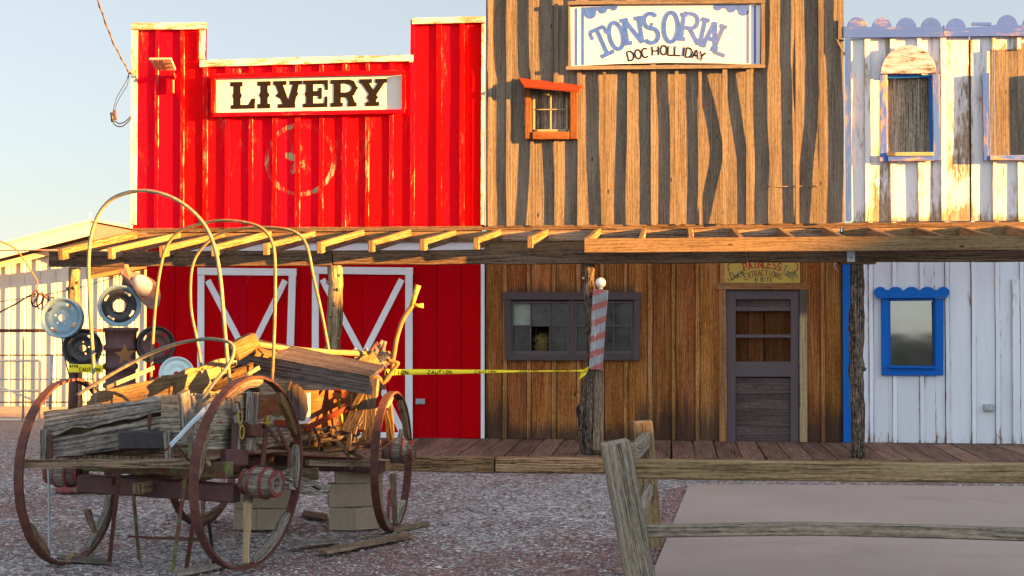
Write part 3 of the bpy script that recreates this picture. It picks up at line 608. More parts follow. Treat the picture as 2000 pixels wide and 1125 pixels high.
# ================================================================== BUILDINGS
def X(px, py=615, Y=0.0): return at(px, py, Y).x
def Z(py, px=1310, Y=0.0): return at(px, py, Y).z
def cut(z0, z1, x0, x1, ops):
    spans = [(z0, z1)]
    for (a, b, c, d) in ops:
        if x1 > a + .005 and x0 < b - .005:
            ns = []
            for (p, q) in spans:
                if c > p and d < q: ns += [(p, c), (d, q)]
                elif c <= p and d >= q: pass
                elif c <= p < d: ns.append((d, q))
                elif c < q <= d: ns.append((p, c))
                else: ns.append((p, q))
            spans = ns
    return spans
def board_wall(mb, mbb, x0, x1, zb, zt, xb, Y=0.0, ops=(), t=.024, bw=.052, bd=.026, gap=None, gaps=.0, cup=.004, jb=.004, bwv=.25, seg=10):
    """vertical boards whose joints sit under battens at xb; front face at Y. gap(i, z): how far batten i stands off the boards"""
    xs_ = sorted([x0] + list(xb) + [x1])
    cuts = sorted(set([q for o in ops for q in o[:2]]))
    for i in range(len(xs_) - 1):
        a, b = xs_[i] + gaps / 2, xs_[i+1] - gaps / 2
        r = random.random(); dy = random.uniform(-jb, jb)
        seams = [a] + [c for c in cuts if a + .01 < c < b - .01] + [b]
        for p, q in zip(seams[:-1], seams[1:]):
            for (z0, z1) in cut(zb(p) if callable(zb) else zb, 99, p, q, ops):
                tp = [min(z1, zt(p + .03)), min(z1, zt(q - .03))] if callable(zt) else [min(z1, zt)] * 2
                z1 = (tp[0] + tp[1]) / 2
                if z1 - z0 < .02: continue
                n = max(1, int((z1 - z0) / 3.2 * seg)); ph = random.random() * 99
                st = []
                for k in range(n + 1):
                    z = z0 + (z1 - z0) * k / n
                    st.append((V(((p+q)/2 + .5 * jb * mnoise.noise(V((ph, z * .8, 0))), Y + t/2 + dy + cup * mnoise.noise(V((ph, z * .9, 4))), z)), XX, YY, q - p - .001, t))
                mb.sweep(st, r=r)
    for i, x in enumerate(xb):
        w_ = bw * random.uniform(1 - bwv, 1 + bwv)
        bk = t if gaps > .03 else 0
        for (z0, z1) in cut(zb(x) if callable(zb) else zb, 99, x - w_/2, x + w_/2, ops):
            z1 = min(z1, zt(x) if callable(zt) else zt)
            if z1 - z0 < .03: continue
            n = max(2, int((z1 - z0) * 7)); ph = random.random() * 99; d = bd * random.uniform(.85, 1.2); st = []
            for k in range(n + 1):
                z = z0 + (z1 - z0) * k / n; g_ = gap(i, z) if gap else 0
                st.append((V((x + .006 * mnoise.noise(V((ph, z * 1.1, 0))), Y - d/2 - jb - g_ - .002 + bk/2, z)), XX, YY, w_ + .006 * mnoise.noise(V((ph, z * 3, 7))), d + bk))
            mbb.sweep(st)
# --- common heights
ZD = .20                       # boardwalk top
ZUP = Z(439)                   # bottom of the upper fronts
# ---------------- red building
red = thing('red_building', 'bright red board-and-batten building with white edged stepped false front', 'building', (X(600), 0, 0))
UY = -.045
tp = lambda a, b: (at(*a, UY), at(*b, UY))
t1a, t1b = tp((258, 47), (402, 46)); t2a, t2b = tp((402, 119), (806, 109)); t3a, t3b = tp((806, 38), (947, 34))
def ztop(x):
    for a, b in ((t1a, t1b), (t2a, t2b), (t3a, t3b)):
        if x <= b.x: return a.z + (b.z - a.z) * (x - a.x) / (b.x - a.x)
    return t3b.z
XL, XR = X(260, 300, UY), X(946, 300, UY)
mb, mbb = MB(), MB()
ub = [X(p, 300, UY) for p in (307, 357, 402, 445, 491, 537, 582, 628, 673, 718, 765, 806, 858, 903)]
# the stepped top needs board joints at the steps
board_wall(mb, mbb, XL, XR, ZUP, lambda x: ztop(x) - .01, ub + [], UY, t=.024, bw=.058, bd=.024, gap=lambda i, z: max(0, .006 * mnoise.noise(V((i * 3.1, z * .7, 1)))), jb=.006, cup=.006)
mb.build('false_front', M['red_up'], red); mbb.build('batten', M['red_batten'], red)
mb = MB()
T = -.03
def trim(mb, p, q, w_, Y, t=.03, seg=6, jit=.006): mb.beam((p[0], Y - t/2, p[1]), (q[0], Y - t/2, q[1]), w_, t, V((q[1]-p[1], 0, -(q[0]-p[0]))), seg=seg, jit=jit)
ty = UY - .034
for (a, b, w_) in (((264, 60), (261, 439), .085), ((258, 52), (403, 51), .095), ((396, 59), (395, 117), .078), ((391, 125), (695, 116), .095), ((696, 116), (807, 114), .085), ((805, 42), (948, 38.5), .085)):
    p, q = xz(*a, Y=ty), xz(*b, Y=ty); trim(mb, p, q, w_, ty)
p, q = xz(944, 47, ty), xz(942, 439, ty); trim(mb, p, q, .042, ty)
p, q = xz(803, 108, ty + .004), xz(803, 122, ty + .004); trim(mb, p, q, .05, ty + .004)
mb.build('edge_trim', M['trim'], red, bevel=.003)
# a second, lower wall
mb, mbb = MB(), MB()
LB = [X(p) for p in (338, 445, 491, 537, 582, 628, 673, 713, 758, 849, 895)]
board_wall(mb, mbb, X(286), X(941), ZD, Z(430), LB, 0, bw=.045, bd=.016, jb=.002, cup=.002)
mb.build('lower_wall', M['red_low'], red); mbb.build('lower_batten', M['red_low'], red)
mb = MB(); mb.box(X(940), X(947), -.045, -.002, ZD, Z(465)); mb.build('corner_trim', M['white'], red, bevel=.003)
# body behind the front
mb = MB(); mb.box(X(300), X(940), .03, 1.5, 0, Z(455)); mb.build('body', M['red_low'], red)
mb = MB(); mb.box(X(372), X(940), -.05, -.004, Z(489), Z(462)); mb.build('door_track_board', M['white'], red)
mb = MB(); x0, z0 = xz(820, 794, 0); mb.box(X(813), X(831), -.05, -.02, Z(793), Z(782)); mb.box(X(815), X(829), -.062, -.05, Z(791), Z(784)); mb.build('outlet_cover', M['steel'], red, bevel=.004)
# barn doors: red leaf with white frame boards and braces
def barn_door(l, r, top, bot, rail_top, lean, vmid):
    d = thing('barn_door', None, None, (X((l+r)/2), -.03, ZD)); d.parent = red; d['_o'] = red['_o']; d.location = (0, 0, 0)
    del d['label']; del d['category']
    return d
for (L_, Rr, tpx, name) in ((388, 581, 524, 0), (611, 808, 522, 1)):
    y0 = -.02
    mb = MB(); xs_ = rng(X(L_ + 2), X(Rr - 2), 4)
    for i in range(4): mb.box(xs_[i] + .002, xs_[i+1] - .002, -.034, -.014, ZD + .02, Z(tpx + 2))
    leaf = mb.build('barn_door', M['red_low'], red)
    mb = MB(); yf = -.036
    def bar(a, b, w_, yy=yf):
        p, q = xz(*a), xz(*b); trim(mb, p, q, w_, yy, .022, 6, .003)
    bar((L_, tpx + 6), (Rr, tpx + 8), .10)
    lean = -6 if name == 0 else 0
    bar((L_ + 7, tpx + 14), (L_ + 6, 858), .095); bar((Rr - 8 + 0, tpx + 15), (Rr - 8 + lean * 1.6, 858), .10)
    bar((L_ + 14, 851), (Rr - 15, 851), .10)
    mid = (L_ + Rr) / 2; my = 690
    bar((L_ + 20, tpx + 24), (mid - 2, my), .085, yf + .003); bar((Rr - 22, tpx + 24), (mid + 4, my), .085, yf - .0005)
    bar((mid - 4, my + 4), (L_ + 20, 842), .085, yf + .003); bar((mid + 8, my + 4), (Rr - 22, 842), .085, yf - .0005)
    f = mb.build('frame', M['white'], leaf, bevel=.002)
# ---------------- brown (raw timber) building
brn = thing('raw_timber_building', 'tall unpainted plank building with brown stained lower wall and grey door', 'building', (X(1300), 0, 0))
mb, mbb = MB(), MB()
bx = [958, 994, 1040, 1087, 1132, 1181, 1229, 1276, 1322, 1368, 1416, 1461, 1508, 1557, 1604]
def gapf(i, z):
    k = (z - ZUP) / 2.1
    if z > Z(138): return .006
    if i == 10: return .062 * max(0, (k - .35)) ** 1.5 * (1.9) + .075 * max(0, .45 - k) * 1.6
    if i == 11: return .055 * max(0, min(1.2, (k - .42) * 1.5))
    if i == 14: return .05 * max(0, .62 - k) + .01
    if i == 12: return .010 + .012 * mnoise.noise(V((i, z, 2)))
    a = mnoise.noise(V((i * 5.3 + 2, z * .45, 1))) + .22 * mnoise.noise(V((i * 2.3, z * 1.4, 8)))
    return max(0, (.007 + .011 * abs(math.sin(i * 1.9))) * a + .004 + .006 * math.sin(i * 4.1) + .014 * math.sin(i * 2.7) * (k - .5))
wx0, wx1, wz0, wz1 = X(1043, 215, UY), X(1113, 215, UY), Z(266, 1078, UY), Z(172, 1078, UY)
board_wall(mb, mbb, X(949, 300, UY), X(1649, 300, UY), ZUP - .01, 7.4, [X(p, 300, UY) for p in bx], UY, ops=[(wx0, wx1, wz0, wz1)], t=.026, bw=.058, bd=.027, gap=gapf, jb=.007, cup=.007, seg=14)
zs = Z(364, 1550, UY)
mb.build('false_front', M['raw'], brn); mbb.build('batten', M['raw_batten'], brn)
mb = MB(); trim(mb, xz(1642, -120, UY - .03), xz(1642, 78, UY - .03), .07, UY - .03, .03); trim(mb, xz(1634, 76, UY - .035), xz(1650, 108, UY - .035), .02, UY - .035, .02)
# horizontal butt joint cover over the right-hand boards
mb.build('corner_board', M['raw_batten'], brn); mb = MB()
trim(mb, xz(1487, 364, UY - .006), xz(1612, 363.5, UY - .006), .012, UY - .006, .006)
mb.build('joint_strip', M['raw_batten'], brn)
mb, mbb = MB(), MB()
lbx = [986, 1033, 1082, 1130, 1176, 1222, 1270, 1315, 1362, 1607]
drx = (X(1418), X(1562), ZD - .1, Z(566))
wnx = (X(996), X(1240), Z(694), Z(582))
board_wall(mb, mbb, X(948), X(1645), ZD, Z(430), [X(p) for p in lbx] + [X(1410), X(1490)], 0, ops=[drx, wnx], bw=.052, bd=.022, bwv=.08, gaps=.072, jb=.003, cup=.003)
mb.box(X(949), X(994), .0275, .03, ZD, Z(440)); mb.box(X(994), X(1242), .0275, .03, ZD, Z(694)); mb.box(X(994), X(1242), .0275, .03, Z(582), Z(440)); mb.box(X(1242), X(1418), .0275, .03, ZD, Z(440)); mb.box(X(1562), X(1644), .0275, .03, ZD, Z(440)); mb.box(X(1418), X(1562), .0275, .03, Z(566), Z(440))
mb.build('lower_wall', M['brown'], brn); mbb.build('lower_batten', M['brown_batten'], brn)
mb = MB(); mb.box(X(950), X(1640), .60, 1.5, 0, Z(455)); mb.box(X(950), X(1640), .03, .597, Z(470), Z(455)); mb.box(X(1630), X(1640), .035, .597, 0, Z(471)); mb.box(X(950), X(960), .035, .597, 0, Z(471)); mb.build('body', M['beam'], brn)
# small upper window: frame, shade board, sash, boarding behind
def bd(mb, a, b, w_, Y, t, seg=4, jit=.004): trim(mb, xz(*a, Y=Y), xz(*b, Y=Y), w_, Y, t, seg, jit)
mb = MB(); Yw = UY - .035
bd(mb, (1031.5, 172), (1032, 272), .085, Yw, .05); bd(mb, (1121, 178), (1121, 272), .095, Yw, .05); bd(mb, (1041, 265.5), (1112, 265.5), .10, Yw - .012, .05)
win = mb.build('window', M['frame_u'], brn, bevel=.003)
mb = MB(); q0, q1 = at(1010, 154, UY - .06), at(1131, 168, UY - .06)
a0, a1 = at(1023, 171, UY - .21), at(1122, 181, UY - .21); b0, b1 = at(1012, 155, UY - .02), at(1138, 170, UY - .02)
mb.prism([b0, b1, a1 + XX * .06, a0], (0, 0, .025)); mb.build('shade_board', M['rust_wood'], win, bevel=.002)
mb = MB()
for (a, b, w_) in (((1043, 176), (1043, 260), .026), ((1076, 178), (1076, 254), .017), ((1043, 214.5), (1108, 214), .012), ((1040, 257), (1112, 257), .05), ((1107, 178), (1107.5, 258), .018)): bd(mb, a, b, w_, UY - .012, .03, 4, .002)
mb.build('sash', M['pale'], win)
mb = MB()
for (a, b) in ((1038, 1067.9), (1068, 1086.9), (1087, 1120)): mb.box(X(a), X(b), UY + .055, UY + .075, Z(272), Z(166))
mb.build('boarding', M['grey'], win)
# lower window
mb = MB()
bd(mb, (981, 578), (1254, 578), .105, -.055, .03); bd(mb, (991, 586), (993, 704), .095, -.05, .028); bd(mb, (1244.5, 586), (1243, 704), .09, -.05, .028); bd(mb, (999, 698), (1237, 698), .08, -.05, .03); bd(mb, (1117, 586), (1118, 692), .065, -.028, .03)
win = mb.build('window', M['purple'], brn, bevel=.003)
for (l, r) in ((999, 1112), (1123, 1236)):
    mb = MB(); ys_ = -.012
    bd(mb, (l + 1.5, 588), (l + 1.5, 692), .03, ys_, .03); bd(mb, (r - 1.5, 588), (r - 1.5, 692), .03, ys_, .03); bd(mb, (l + 3, 590), (r - 3, 590), .03, ys_ , .028); bd(mb, (l + 3, 688.5), (r - 3, 688.5), .045, ys_, .028)
    for k in (1, 2): x = l + (r - l) * k / 3; bd(mb, (x, 592), (x, 686), .016, ys_, .022)
    for k in range(3):
        a = l + (r - l) * k / 3; bd(mb, (a + 3, 636), (a + (r - l) / 3 - 2, 636), .018, ys_ - .001, .02)
    sh = mb.build('sash', M['door'], win)
    mb = MB(); q = 0
    for i in range(3):
        for j in range(2):
            if l < 1100 and i == 1 and j == 1: continue
            a = l + 3 + (r - l - 6) * i / 3; b = l + 3 + (r - l - 6) * (i + 1) / 3; c, d = ((592, 636), (637, 687))[j]
            p = random.uniform(-.004, .004)
            pts = [at(a, d, .012), at(b, d, .012), at(b, c, .012), at(a, c, .012)]; pts = [V((v.x, .012 + (p if n in (1, 2) else -p) + (.004 if n > 1 else 0), v.z)) for n, v in enumerate(pts)]
            if l < 1100 and i == 0 and j == 0:
                m2 = MB(); m2.prism(pts, (0, .003, 0)); m2.build('pane', flat('clouded_pane', (.24, .28, .23), .5, .5, 9), sh); continue
            mb.prism(pts, (0, .003, 0))
    mb.build('pane', M['glass_dull'], sh)
# things seen behind the left sash: a pale cloth and a bird's nest of straw
mb = MB(); mb.plank(at(1004, 656, .08), at(1036, 640, .08), at(1036, 596, .08), at(1004, 594, .08), .01, 6, .02, .01); mb.build('curtain', flat('pale_cloth', (.30, .33, .27), .9, .25, 6), brn)
nest = thing('nest', 'straw bird nest in the broken lower pane of the long window', 'nest', at(1058, 684, .07))
mb = MB(); rs = random.Random(2)
for i in range(150):
    c = at(1058 + rs.gauss(0, 8), 672 + rs.gauss(0, 9), .08); d = V((rs.gauss(0, 1), rs.gauss(0, .3), rs.gauss(0, .7))).normalized() * rs.uniform(.03, .07)
    if abs(c.x - X(1058)) > .1: continue
    mb.tube([c - d, c + V((0, .004, rs.gauss(0, .006))), c + d], .0022, 4)
o = mb.build('straw', M['straw'], nest)
# door
mb = MB(); Yd = .0
bd(mb, (1427.5, 567), (1427, 863), .125, -.012, .035, 6, .002); bd(mb, (1552, 567), (1551.5, 863), .105, -.012, .035, 6, .002)
bd(mb, (1436, 576), (1545, 576), .12, -.01, .033); bd(mb, (1436, 604), (1545, 604), .05, -.01, .033); bd(mb, (1436, 656.5), (1545, 656.5), .045, -.01, .033); bd(mb, (1436, 721), (1545, 721), .20, -.01, .033)
door = mb.build('door', M['door'], brn, bevel=.003)
mb = MB()
for (a, b) in ((736.8, 767.6), (768.2, 799.6), (800.2, 831.2), (831.8, 863)): mb.box(X(1436), X(1546), -.004 + random.uniform(-.002, .002), .02, Z(b), Z(a))
mb.build('panel', M['doorp'], door, bevel=.002)
mb = MB(); mb.box(X(1436), X(1546), .0, .02, Z(602), Z(584)); mb.build('panel', M['doorp'], door, bevel=.002)
mb = MB()
for (a, b) in ((1430, 1461), (1462, 1492), (1494, 1512), (1512.6, 1556)): mb.box(X(a), X(b), .05, .07, Z(720), Z(598))
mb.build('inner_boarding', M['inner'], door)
mb = MB(); bd(mb, (1411, 566), (1412, 863), .098, -.045, .03, 6); o = mb.build('door_casing', M['frame_o'], brn, bevel=.003)
mb = MB(); bd(mb, (1568.5, 566), (1569, 863), .098, -.045, .03, 6); o = mb.build('door_casing', M['pale'], brn, bevel=.003); o['label'] = 'pale new pine casing board'
mb = MB(); P_ = [at(x, y, -.052) for x, y in ((1396, 559), (1403, 565.5), (1575, 565.5), (1583, 559), (1575, 553), (1403, 552))]; mb.prism([V((p.x, -.052, p.z)) for p in P_], (0, -.03, 0), up=XX); mb.build('door_lintel', M['frame_o'], brn, bevel=.003)
# ---------------- white and blue building
wht = thing('white_building', 'white board-and-batten building with blue trim and scalloped blue cornice', 'building', (X(1850), 0, 0))
mb, mbb = MB(), MB()
wb = [1694, 1744, 1796, 1843, 1941, 1991, 2040, 2090]
WT = lambda x: Z(72, 1800, UY)
w1 = (X(1735, 230, UY), X(1820, 230, UY), Z(302, 1780, UY), Z(150, 1780, UY)); w2 = (X(1940, 230, UY), X(2022, 230, UY), Z(308, 1980, UY), Z(98, 1980, UY))
XRR = X(2140, 300, UY)
board_wall(mb, mbb, X(1656, 300, UY), X(1893.5, 300, UY), ZUP + .02, WT, [X(p, 300, UY) for p in wb if p < 1890], UY, ops=[w1], bw=.06, bd=.026, jb=.007, cup=.008, gaps=.002)
board_wall(mb, mbb, X(1897, 300, UY), XRR, ZUP + .02, WT, [X(p, 300, UY) for p in wb if p > 1890], UY, ops=[w2], bw=.06, bd=.026, jb=.007, cup=.008, gaps=.002)
mb.build('false_front', M['white_up'], wht); mbb.build('batten', M['white_up'], wht)
mb = MB(); bd(mb, (1656, 76), (1657.5, 432), .075, UY - .03, .03, 8); mb.build('blue_corner_board', M['blue_old'], wht)
# scalloped cornice
mb = MB(); Yc = UY - .04
cc = [(1674, 55, 20), (1722, 56, 20), (1770, 56, 20), (1818, 56, 20), (1867, 57, 19.5), (1967, 51, 20), (2016, 52, 20), (2066, 52, 20)]
for (l, r, yb, yt, cs) in ((1649, 1842, 74.5, 52, cc[:4]), (1842.5, 2130, 72, 49, cc[4:])):
    pts = [(l, yb), (r, yb - 1.5), (r, yt - 1)]
    for (cx, cy, rr) in cs[::-1]:
        pts.append((min(r - .5, cx + rr), cy - 2 if cx + rr < r else cy - 1))
        pts += [(cx + rr * math.cos(R(t)), cy - 1 - rr * math.sin(R(t))) for t in range(15, 166, 15)]
        pts.append((max(l + .5, cx - rr), cy - 2))
    pts.append((l, yt))
    mb.prism([V((at(x, y, Yc).x, Yc, at(x, y, Yc).z)) for x, y in pts], (0, -.03, 0), up=XX)
pp = [(1897, 50), (1936, 50), (1937, 44), (1898, 44)]; mb.prism([V((at(x, y, Yc).x, Yc + .004, at(x, y, Yc).z)) for x, y in pp], (0, -.026, 0), up=XX)
mb.build('scalloped_cornice', M['blue_old'], wht, bevel=.003)
# arched upper window, boarded
mb = MB(); Yw = UY - .045
bd(mb, (1725, 146), (1724.5, 316), .095, Yw, .04, 6); bd(mb, (1827, 146), (1829, 314), .085, Yw, .04, 6); bd(mb, (1733, 310), (1823, 309), .075, Yw - .004, .05)
win = mb.build('window', M['blue_old'], wht, bevel=.003)
mb = MB(); pts = [(1719, 145)] + [(1773 + 54 * math.cos(R(t)), 145 - 55 * math.sin(R(t))) for t in range(180, -1, -12)]; mb.prism([V((at(x, y, Yw).x, Yw - .03, at(x, y, Yw).z)) for x, y in pts], (0, -.035, 0), up=XX)
mb.build('arched_head', wood('flaking_arch', ((.05, .03, .018), (.11, .07, .04), (.17, .11, .065)), var=.05, paint=(.42, .36, .42), chip=.47, edge=.0, knots=.3, bump=.6), win, bevel=.003)
mb = MB(); bd(mb, (1733, 151), (1822, 149), .035, UY - .01, .03); bd(mb, (1816, 152), (1818, 304), .03, UY - .006, .03); mb.build('inner_frame', M['blue'], win)
mb = MB(); bd(mb, (1733, 302), (1823, 301), .045, Yw - .02, .05); mb.build('sill', M['pale'], win)
mb = MB()
for (a, b) in ((1733, 1748.2), (1749, 1795), (1795.8, 1822)): mb.box(X(a, 230, 0), X(b, 230, 0), UY + .055, UY + .075, Z(305), Z(148))
mb.build('boarding', M['greyl'], win)
mb = MB(); bd(mb, (1924, 143), (1927, 314), .09, Yw, .04, 6); bd(mb, (2034, 143), (2036, 314), .09, Yw, .04, 6); bd(mb, (1932, 309), (2040, 309), .06, Yw, .05)
win = mb.build('window', M['blue_old'], wht, bevel=.003)
mb = MB(); bd(mb, (1937, 98), (1938, 306), .05, UY - .02, .03); mb.box(X(1943, 230), X(1986, 230), UY - .0, UY + .02, Z(312), Z(100)); mb.box(X(1986.8, 230), X(2022, 230), UY, UY + .02, Z(312), Z(100)); mb.build('boarding', M['raw'], win)
# lower white wall with its small blue window
mb, mbb = MB(), MB()
lw = [1701, 1747, 1800, 1850, 1901, 1948, 1996, 2045, 2095]
bwn = (X(1735), X(1826), Z(722), Z(584))
board_wall(mb, mbb, X(1660), XRR, ZD, Z(430), [X(p) for p in lw], 0, ops=[bwn], bw=.052, bd=.02, bwv=.06, gaps=.064, jb=.003, cup=.003)
mb.box(X(1976), X(1991), -.035, -.02, ZD, Z(548))
mb.build('lower_wall', M['white_low'], wht); mbb.build('lower_batten', M['white_low'], wht)
mb = MB(); mb.box(X(1645.5), X(1660), -.05, -.002, ZD, Z(440)); mb.build('blue_corner_trim', M['blue'], wht)
mb = MB(); mb.box(X(1645), XRR, .5, 1.5, 0, Z(455)); mb.box(X(1645), XRR, .03, .497, Z(470), Z(455)); mb.box(XRR - .05, XRR, .035, .497, 0, Z(471)); mb.box(X(1645), X(1650), .035, .497, 0, Z(471)); mb.build('body', M['beam'], wht)
mb = MB(); mb.box(X(1662), X(1732), .026, .029, ZD, Z(440)); mb.box(X(1828), XRR, .026, .029, ZD, Z(440)); mb.box(X(1732), X(1828), .026, .029, ZD, Z(724)); mb.box(X(1732), X(1828), .026, .029, Z(582), Z(440)); mb.build('backing', M['beam'], wht)
mb = MB(); mb.box(X(1892, 300, UY), X(1899, 300, UY), UY + .03, UY + .04, ZUP + .02, WT(0) - .05); mb.build('joint_backing', M['beam'], wht)
mb = MB(); Yb = -.03
bd(mb, (1728, 583), (1729, 733), .10, Yb, .03); bd(mb, (1834, 583), (1834, 733), .105, Yb, .03); bd(mb, (1735.5, 725.5), (1826.5, 726), .10, Yb - .001, .032); bd(mb, (1735, 585), (1827, 584), .03, Yb + .012, .03)
win = mb.build('window', M['blue'], wht, bevel=.004)
mb = MB(); pts = [(1717, 583), (1840, 581)]
for cx in (1841, 1810, 1779, 1748, 1718):
    pts += [(cx + (12.5 if cx in (1841, 1718) else 15) * math.cos(R(t)), 572 - 12 * math.sin(R(t))) for t in ((-60, 0, 30, 60, 90, 120, 150) if cx == 1841 else (30, 60, 90, 120, 150, 180, 240) if cx == 1718 else (25, 50, 75, 105, 130, 155))]
mb.prism([V((at(x, y, Yb).x, Yb - .03, at(x, y, Yb).z)) for x, y in pts], (0, -.035, 0), up=XX); mb.build('scalloped_head', M['blue'], win, bevel=.003)
mb = MB(); bd(mb, (1736, 716), (1826, 717), .03, Yb - .03, .05); bd(mb, (1737, 588), (1738, 714), .02, -.004, .02); bd(mb, (1824, 588), (1825, 714), .025, -.004, .02); mb.build('sash', M['blue'], win)
mb = MB(); c = [at(1736, 716, .008), at(1826, 716, .008), at(1826, 586, .0165), at(1736, 586, .0165)]; mb.prism([c[0], c[1], V((c[2].x, .036, c[2].z)), V((c[3].x, .036, c[3].z))], (0, .004, 0)); mb.build('pane', M['glass'], win)
mb = MB(); mb.box(X(1919), X(1939), -.05, -.004, Z(798), Z(785)); mb.box(X(1921), X(1937), -.06, -.05, Z(796), Z(788)); mb.build('outlet_cover', M['steel'], wht, bevel=.004)
# ================================================================== SIGNS
SG = UY - .065
# red building's sign: cream board in a red frame
sgn = thing('sign', 'cream sign board with bold black slab letters in a red frame', 'sign', (X(604, 190, SG), SG, Z(190)))
def q3(x, y, Y): p = at(x, y, Y); return V((p.x, Y, p.z))
mb = MB(); mb.prism([q3(x, y, SG) for x, y in ((422, 222), (786, 215), (786, 145), (422, 153))], (0, .02, 0), up=XX); mb.build('board', M['cream'], sgn)
mb = MB()
for (a, b, w_) in (((418, 150), (791, 142), .055), ((419, 225), (791, 218), .05), ((419, 154), (419, 221), .05), ((789.5, 147), (789.5, 214), .05)): bd(mb, a, b, w_, SG + .01, .062, 6)
mb.build('frame', M['red_batten'], sgn)
mb = MB(); ink = Ink(mb, SG)
def sp(x, y, w_=5, h=9, sg=1): ink.poly([(x, y - h), (x + sg * w_, y), (x, y + h)])
def qd(*p): ink.poly(list(p))
# L
k = -.0215
def sl(x): return (x - 600) * k
def yq(pts): ink.poly([(x, y + sl(x)) for x, y in pts])
T_, B_ = 157, 210
yq([(456, T_), (470, T_), (470, B_), (456, B_)]); yq([(450, T_), (474, T_), (474, T_ + 9), (450, T_ + 9)]); yq([(451, B_ - 8), (498, B_ - 8), (498, B_), (451, B_)]); yq([(485, B_ - 8), (492, B_ - 20), (499, B_ - 20), (498, B_ - 8)])
yq([(454, 184), (456, 178), (456, 190)]); yq([(473, 184), (470, 178), (470, 190)])
# I
yq([(509, T_), (523, T_), (523, B_), (509, B_)]); yq([(503, T_), (529, T_), (529, T_ + 9), (503, T_ + 9)]); yq([(503, B_ - 9), (528, B_ - 9), (528, B_), (503, B_)]); yq([(506, 184), (509, 178), (509, 190)]); yq([(527, 184), (523, 178), (523, 190)])
# V
yq([(534, T_), (560, T_), (560, T_ + 8), (534, T_ + 8)]); yq([(566, T_), (590, T_), (590, T_ + 8), (566, T_ + 8)]); yq([(538, T_ + 8), (553, T_ + 8), (566, B_ - 8), (552, B_ - 8)]); yq([(572, T_ + 8), (584, T_ + 8), (576, B_ - 8), (561, B_ - 8)]); yq([(543, B_ - 8), (577, B_ - 8), (577, B_), (543, B_)]); yq([(538, 186), (545, 179), (548, 192)]); yq([(583, 184), (580, 176), (578, 190)])
# E
yq([(598, T_), (612, T_), (612, B_), (598, B_)]); yq([(592, T_), (641, T_), (641, T_ + 8), (592, T_ + 8)]); yq([(592, B_ - 8), (640, B_ - 8), (640, B_), (592, B_)]); yq([(633, T_ + 8), (641, T_ + 8), (641, T_ + 20), (636, T_ + 20)]); yq([(633, B_ - 8), (640, B_ - 8), (640, B_ - 21), (635, B_ - 21)]); yq([(612, 178), (627, 178), (627, 188), (612, 188)]); yq([(622, 172), (629, 172), (629, 194), (622, 194)]); yq([(595, 184), (598, 178), (598, 190)])
# R
yq([(652, T_), (666, T_), (666, B_), (652, B_)]); yq([(646, T_), (680, T_), (680, T_ + 8), (646, T_ + 8)]); yq([(646, B_ - 8), (670, B_ - 8), (670, B_), (646, B_)]); ink.stroke([(678, T_ + 4 + sl(678)), (688, T_ + 7 + sl(688)), (693, T_ + 17 + sl(693)), (688, T_ + 27 + sl(688)), (678, T_ + 30 + sl(678)), (664, T_ + 30 + sl(664))], 10); yq([(674, T_ + 30), (688, T_ + 30), (694, B_ - 7), (681, B_ - 7)]); yq([(679, B_ - 8), (697, B_ - 8), (697, B_), (679, B_)])
yq([(700, T_ + 17), (695, T_ + 11), (695, T_ + 23)])
# Y
yq([(702, T_), (727, T_), (727, T_ + 8), (702, T_ + 8)]); yq([(733, T_), (756, T_), (756, T_ + 8), (733, T_ + 8)]); yq([(706, T_ + 8), (721, T_ + 8), (735, T_ + 30), (721, T_ + 30)]); yq([(738, T_ + 8), (751, T_ + 8), (735, T_ + 32), (727, T_ + 26)]); yq([(720, T_ + 28), (735, T_ + 28), (735, B_ - 8), (720, B_ - 8)]); yq([(714, B_ - 8), (741, B_ - 8), (741, B_), (714, B_)]); yq([(716, 193), (720, 188), (720, 198)]); yq([(739, 193), (735, 188), (735, 198)])
mb.build('lettering', M['brownink'], sgn)
# big white sign
SB = UY - .075
sgn = thing('sign', 'large white sign with blue arched slab lettering and painted blue curtains', 'sign', (X(1300, 70, SB), SB, Z(70)))
mb = MB()
top = [(1114, 14), (1200, 10.5), (1300, 7.5), (1400, 8), (1486, 9.5)]; bot = [(1484, 126.5), (1400, 123.5), (1300, 122.5), (1200, 125), (1115, 129.5)]
mb.prism([q3(x, y, SB) for x, y in top + bot], (0, .012, 0), up=XX); mb.build('board', M['sign'], sgn)
mb = MB(); bd(mb, (1110, 7.5), (1494, 4.5), .05, SB + .02, .06, 8); bd(mb, (1106, 134), (1494, 130), .05, SB + .02, .05, 8); bd(mb, (1490, 7), (1490, 128), .05, SB + .018, .05, 6); bd(mb, (1112, 11), (1112, 131), .02, SB + .02, .04)
mb.build('frame', M['raw_batten'], sgn)
ma, mc, mf, mh = MB(), MB(), MB(), MB(); ia, ic, i_f, ih = Ink(ma, SB, .003), Ink(mc, SB, .003), Ink(mf, SB, .003), Ink(mh, SB, .003)
ia.stroke([(1125.5, 16), (1125.5, 128)], 4.5); ia.stroke([(1138.5, 14), (1138.5, 127)], 4.5); i_f.stroke([(1461, 10), (1461, 124)], 4); i_f.stroke([(1474.5, 10), (1474.5, 124)], 4)
for (I, blobs) in ((ia, [(1153, 25, 12), (1177, 18, 9), (1199, 14, 7)]), (ic, [(1452, 20, 11), (1428, 16, 9), (1402, 12, 9)])):
    for (x, y, r) in blobs: I.poly([(x + r * math.cos(R(t)), max(12, y + r * math.sin(R(t)))) for t in range(-20, 201, 20)] )
    (I.poly([(1142, 14), (1208, 12), (1200, 17), (1142, 24)]) if I is ia else I.poly([(1393, 9), (1464, 10), (1464, 22), (1400, 15)]))
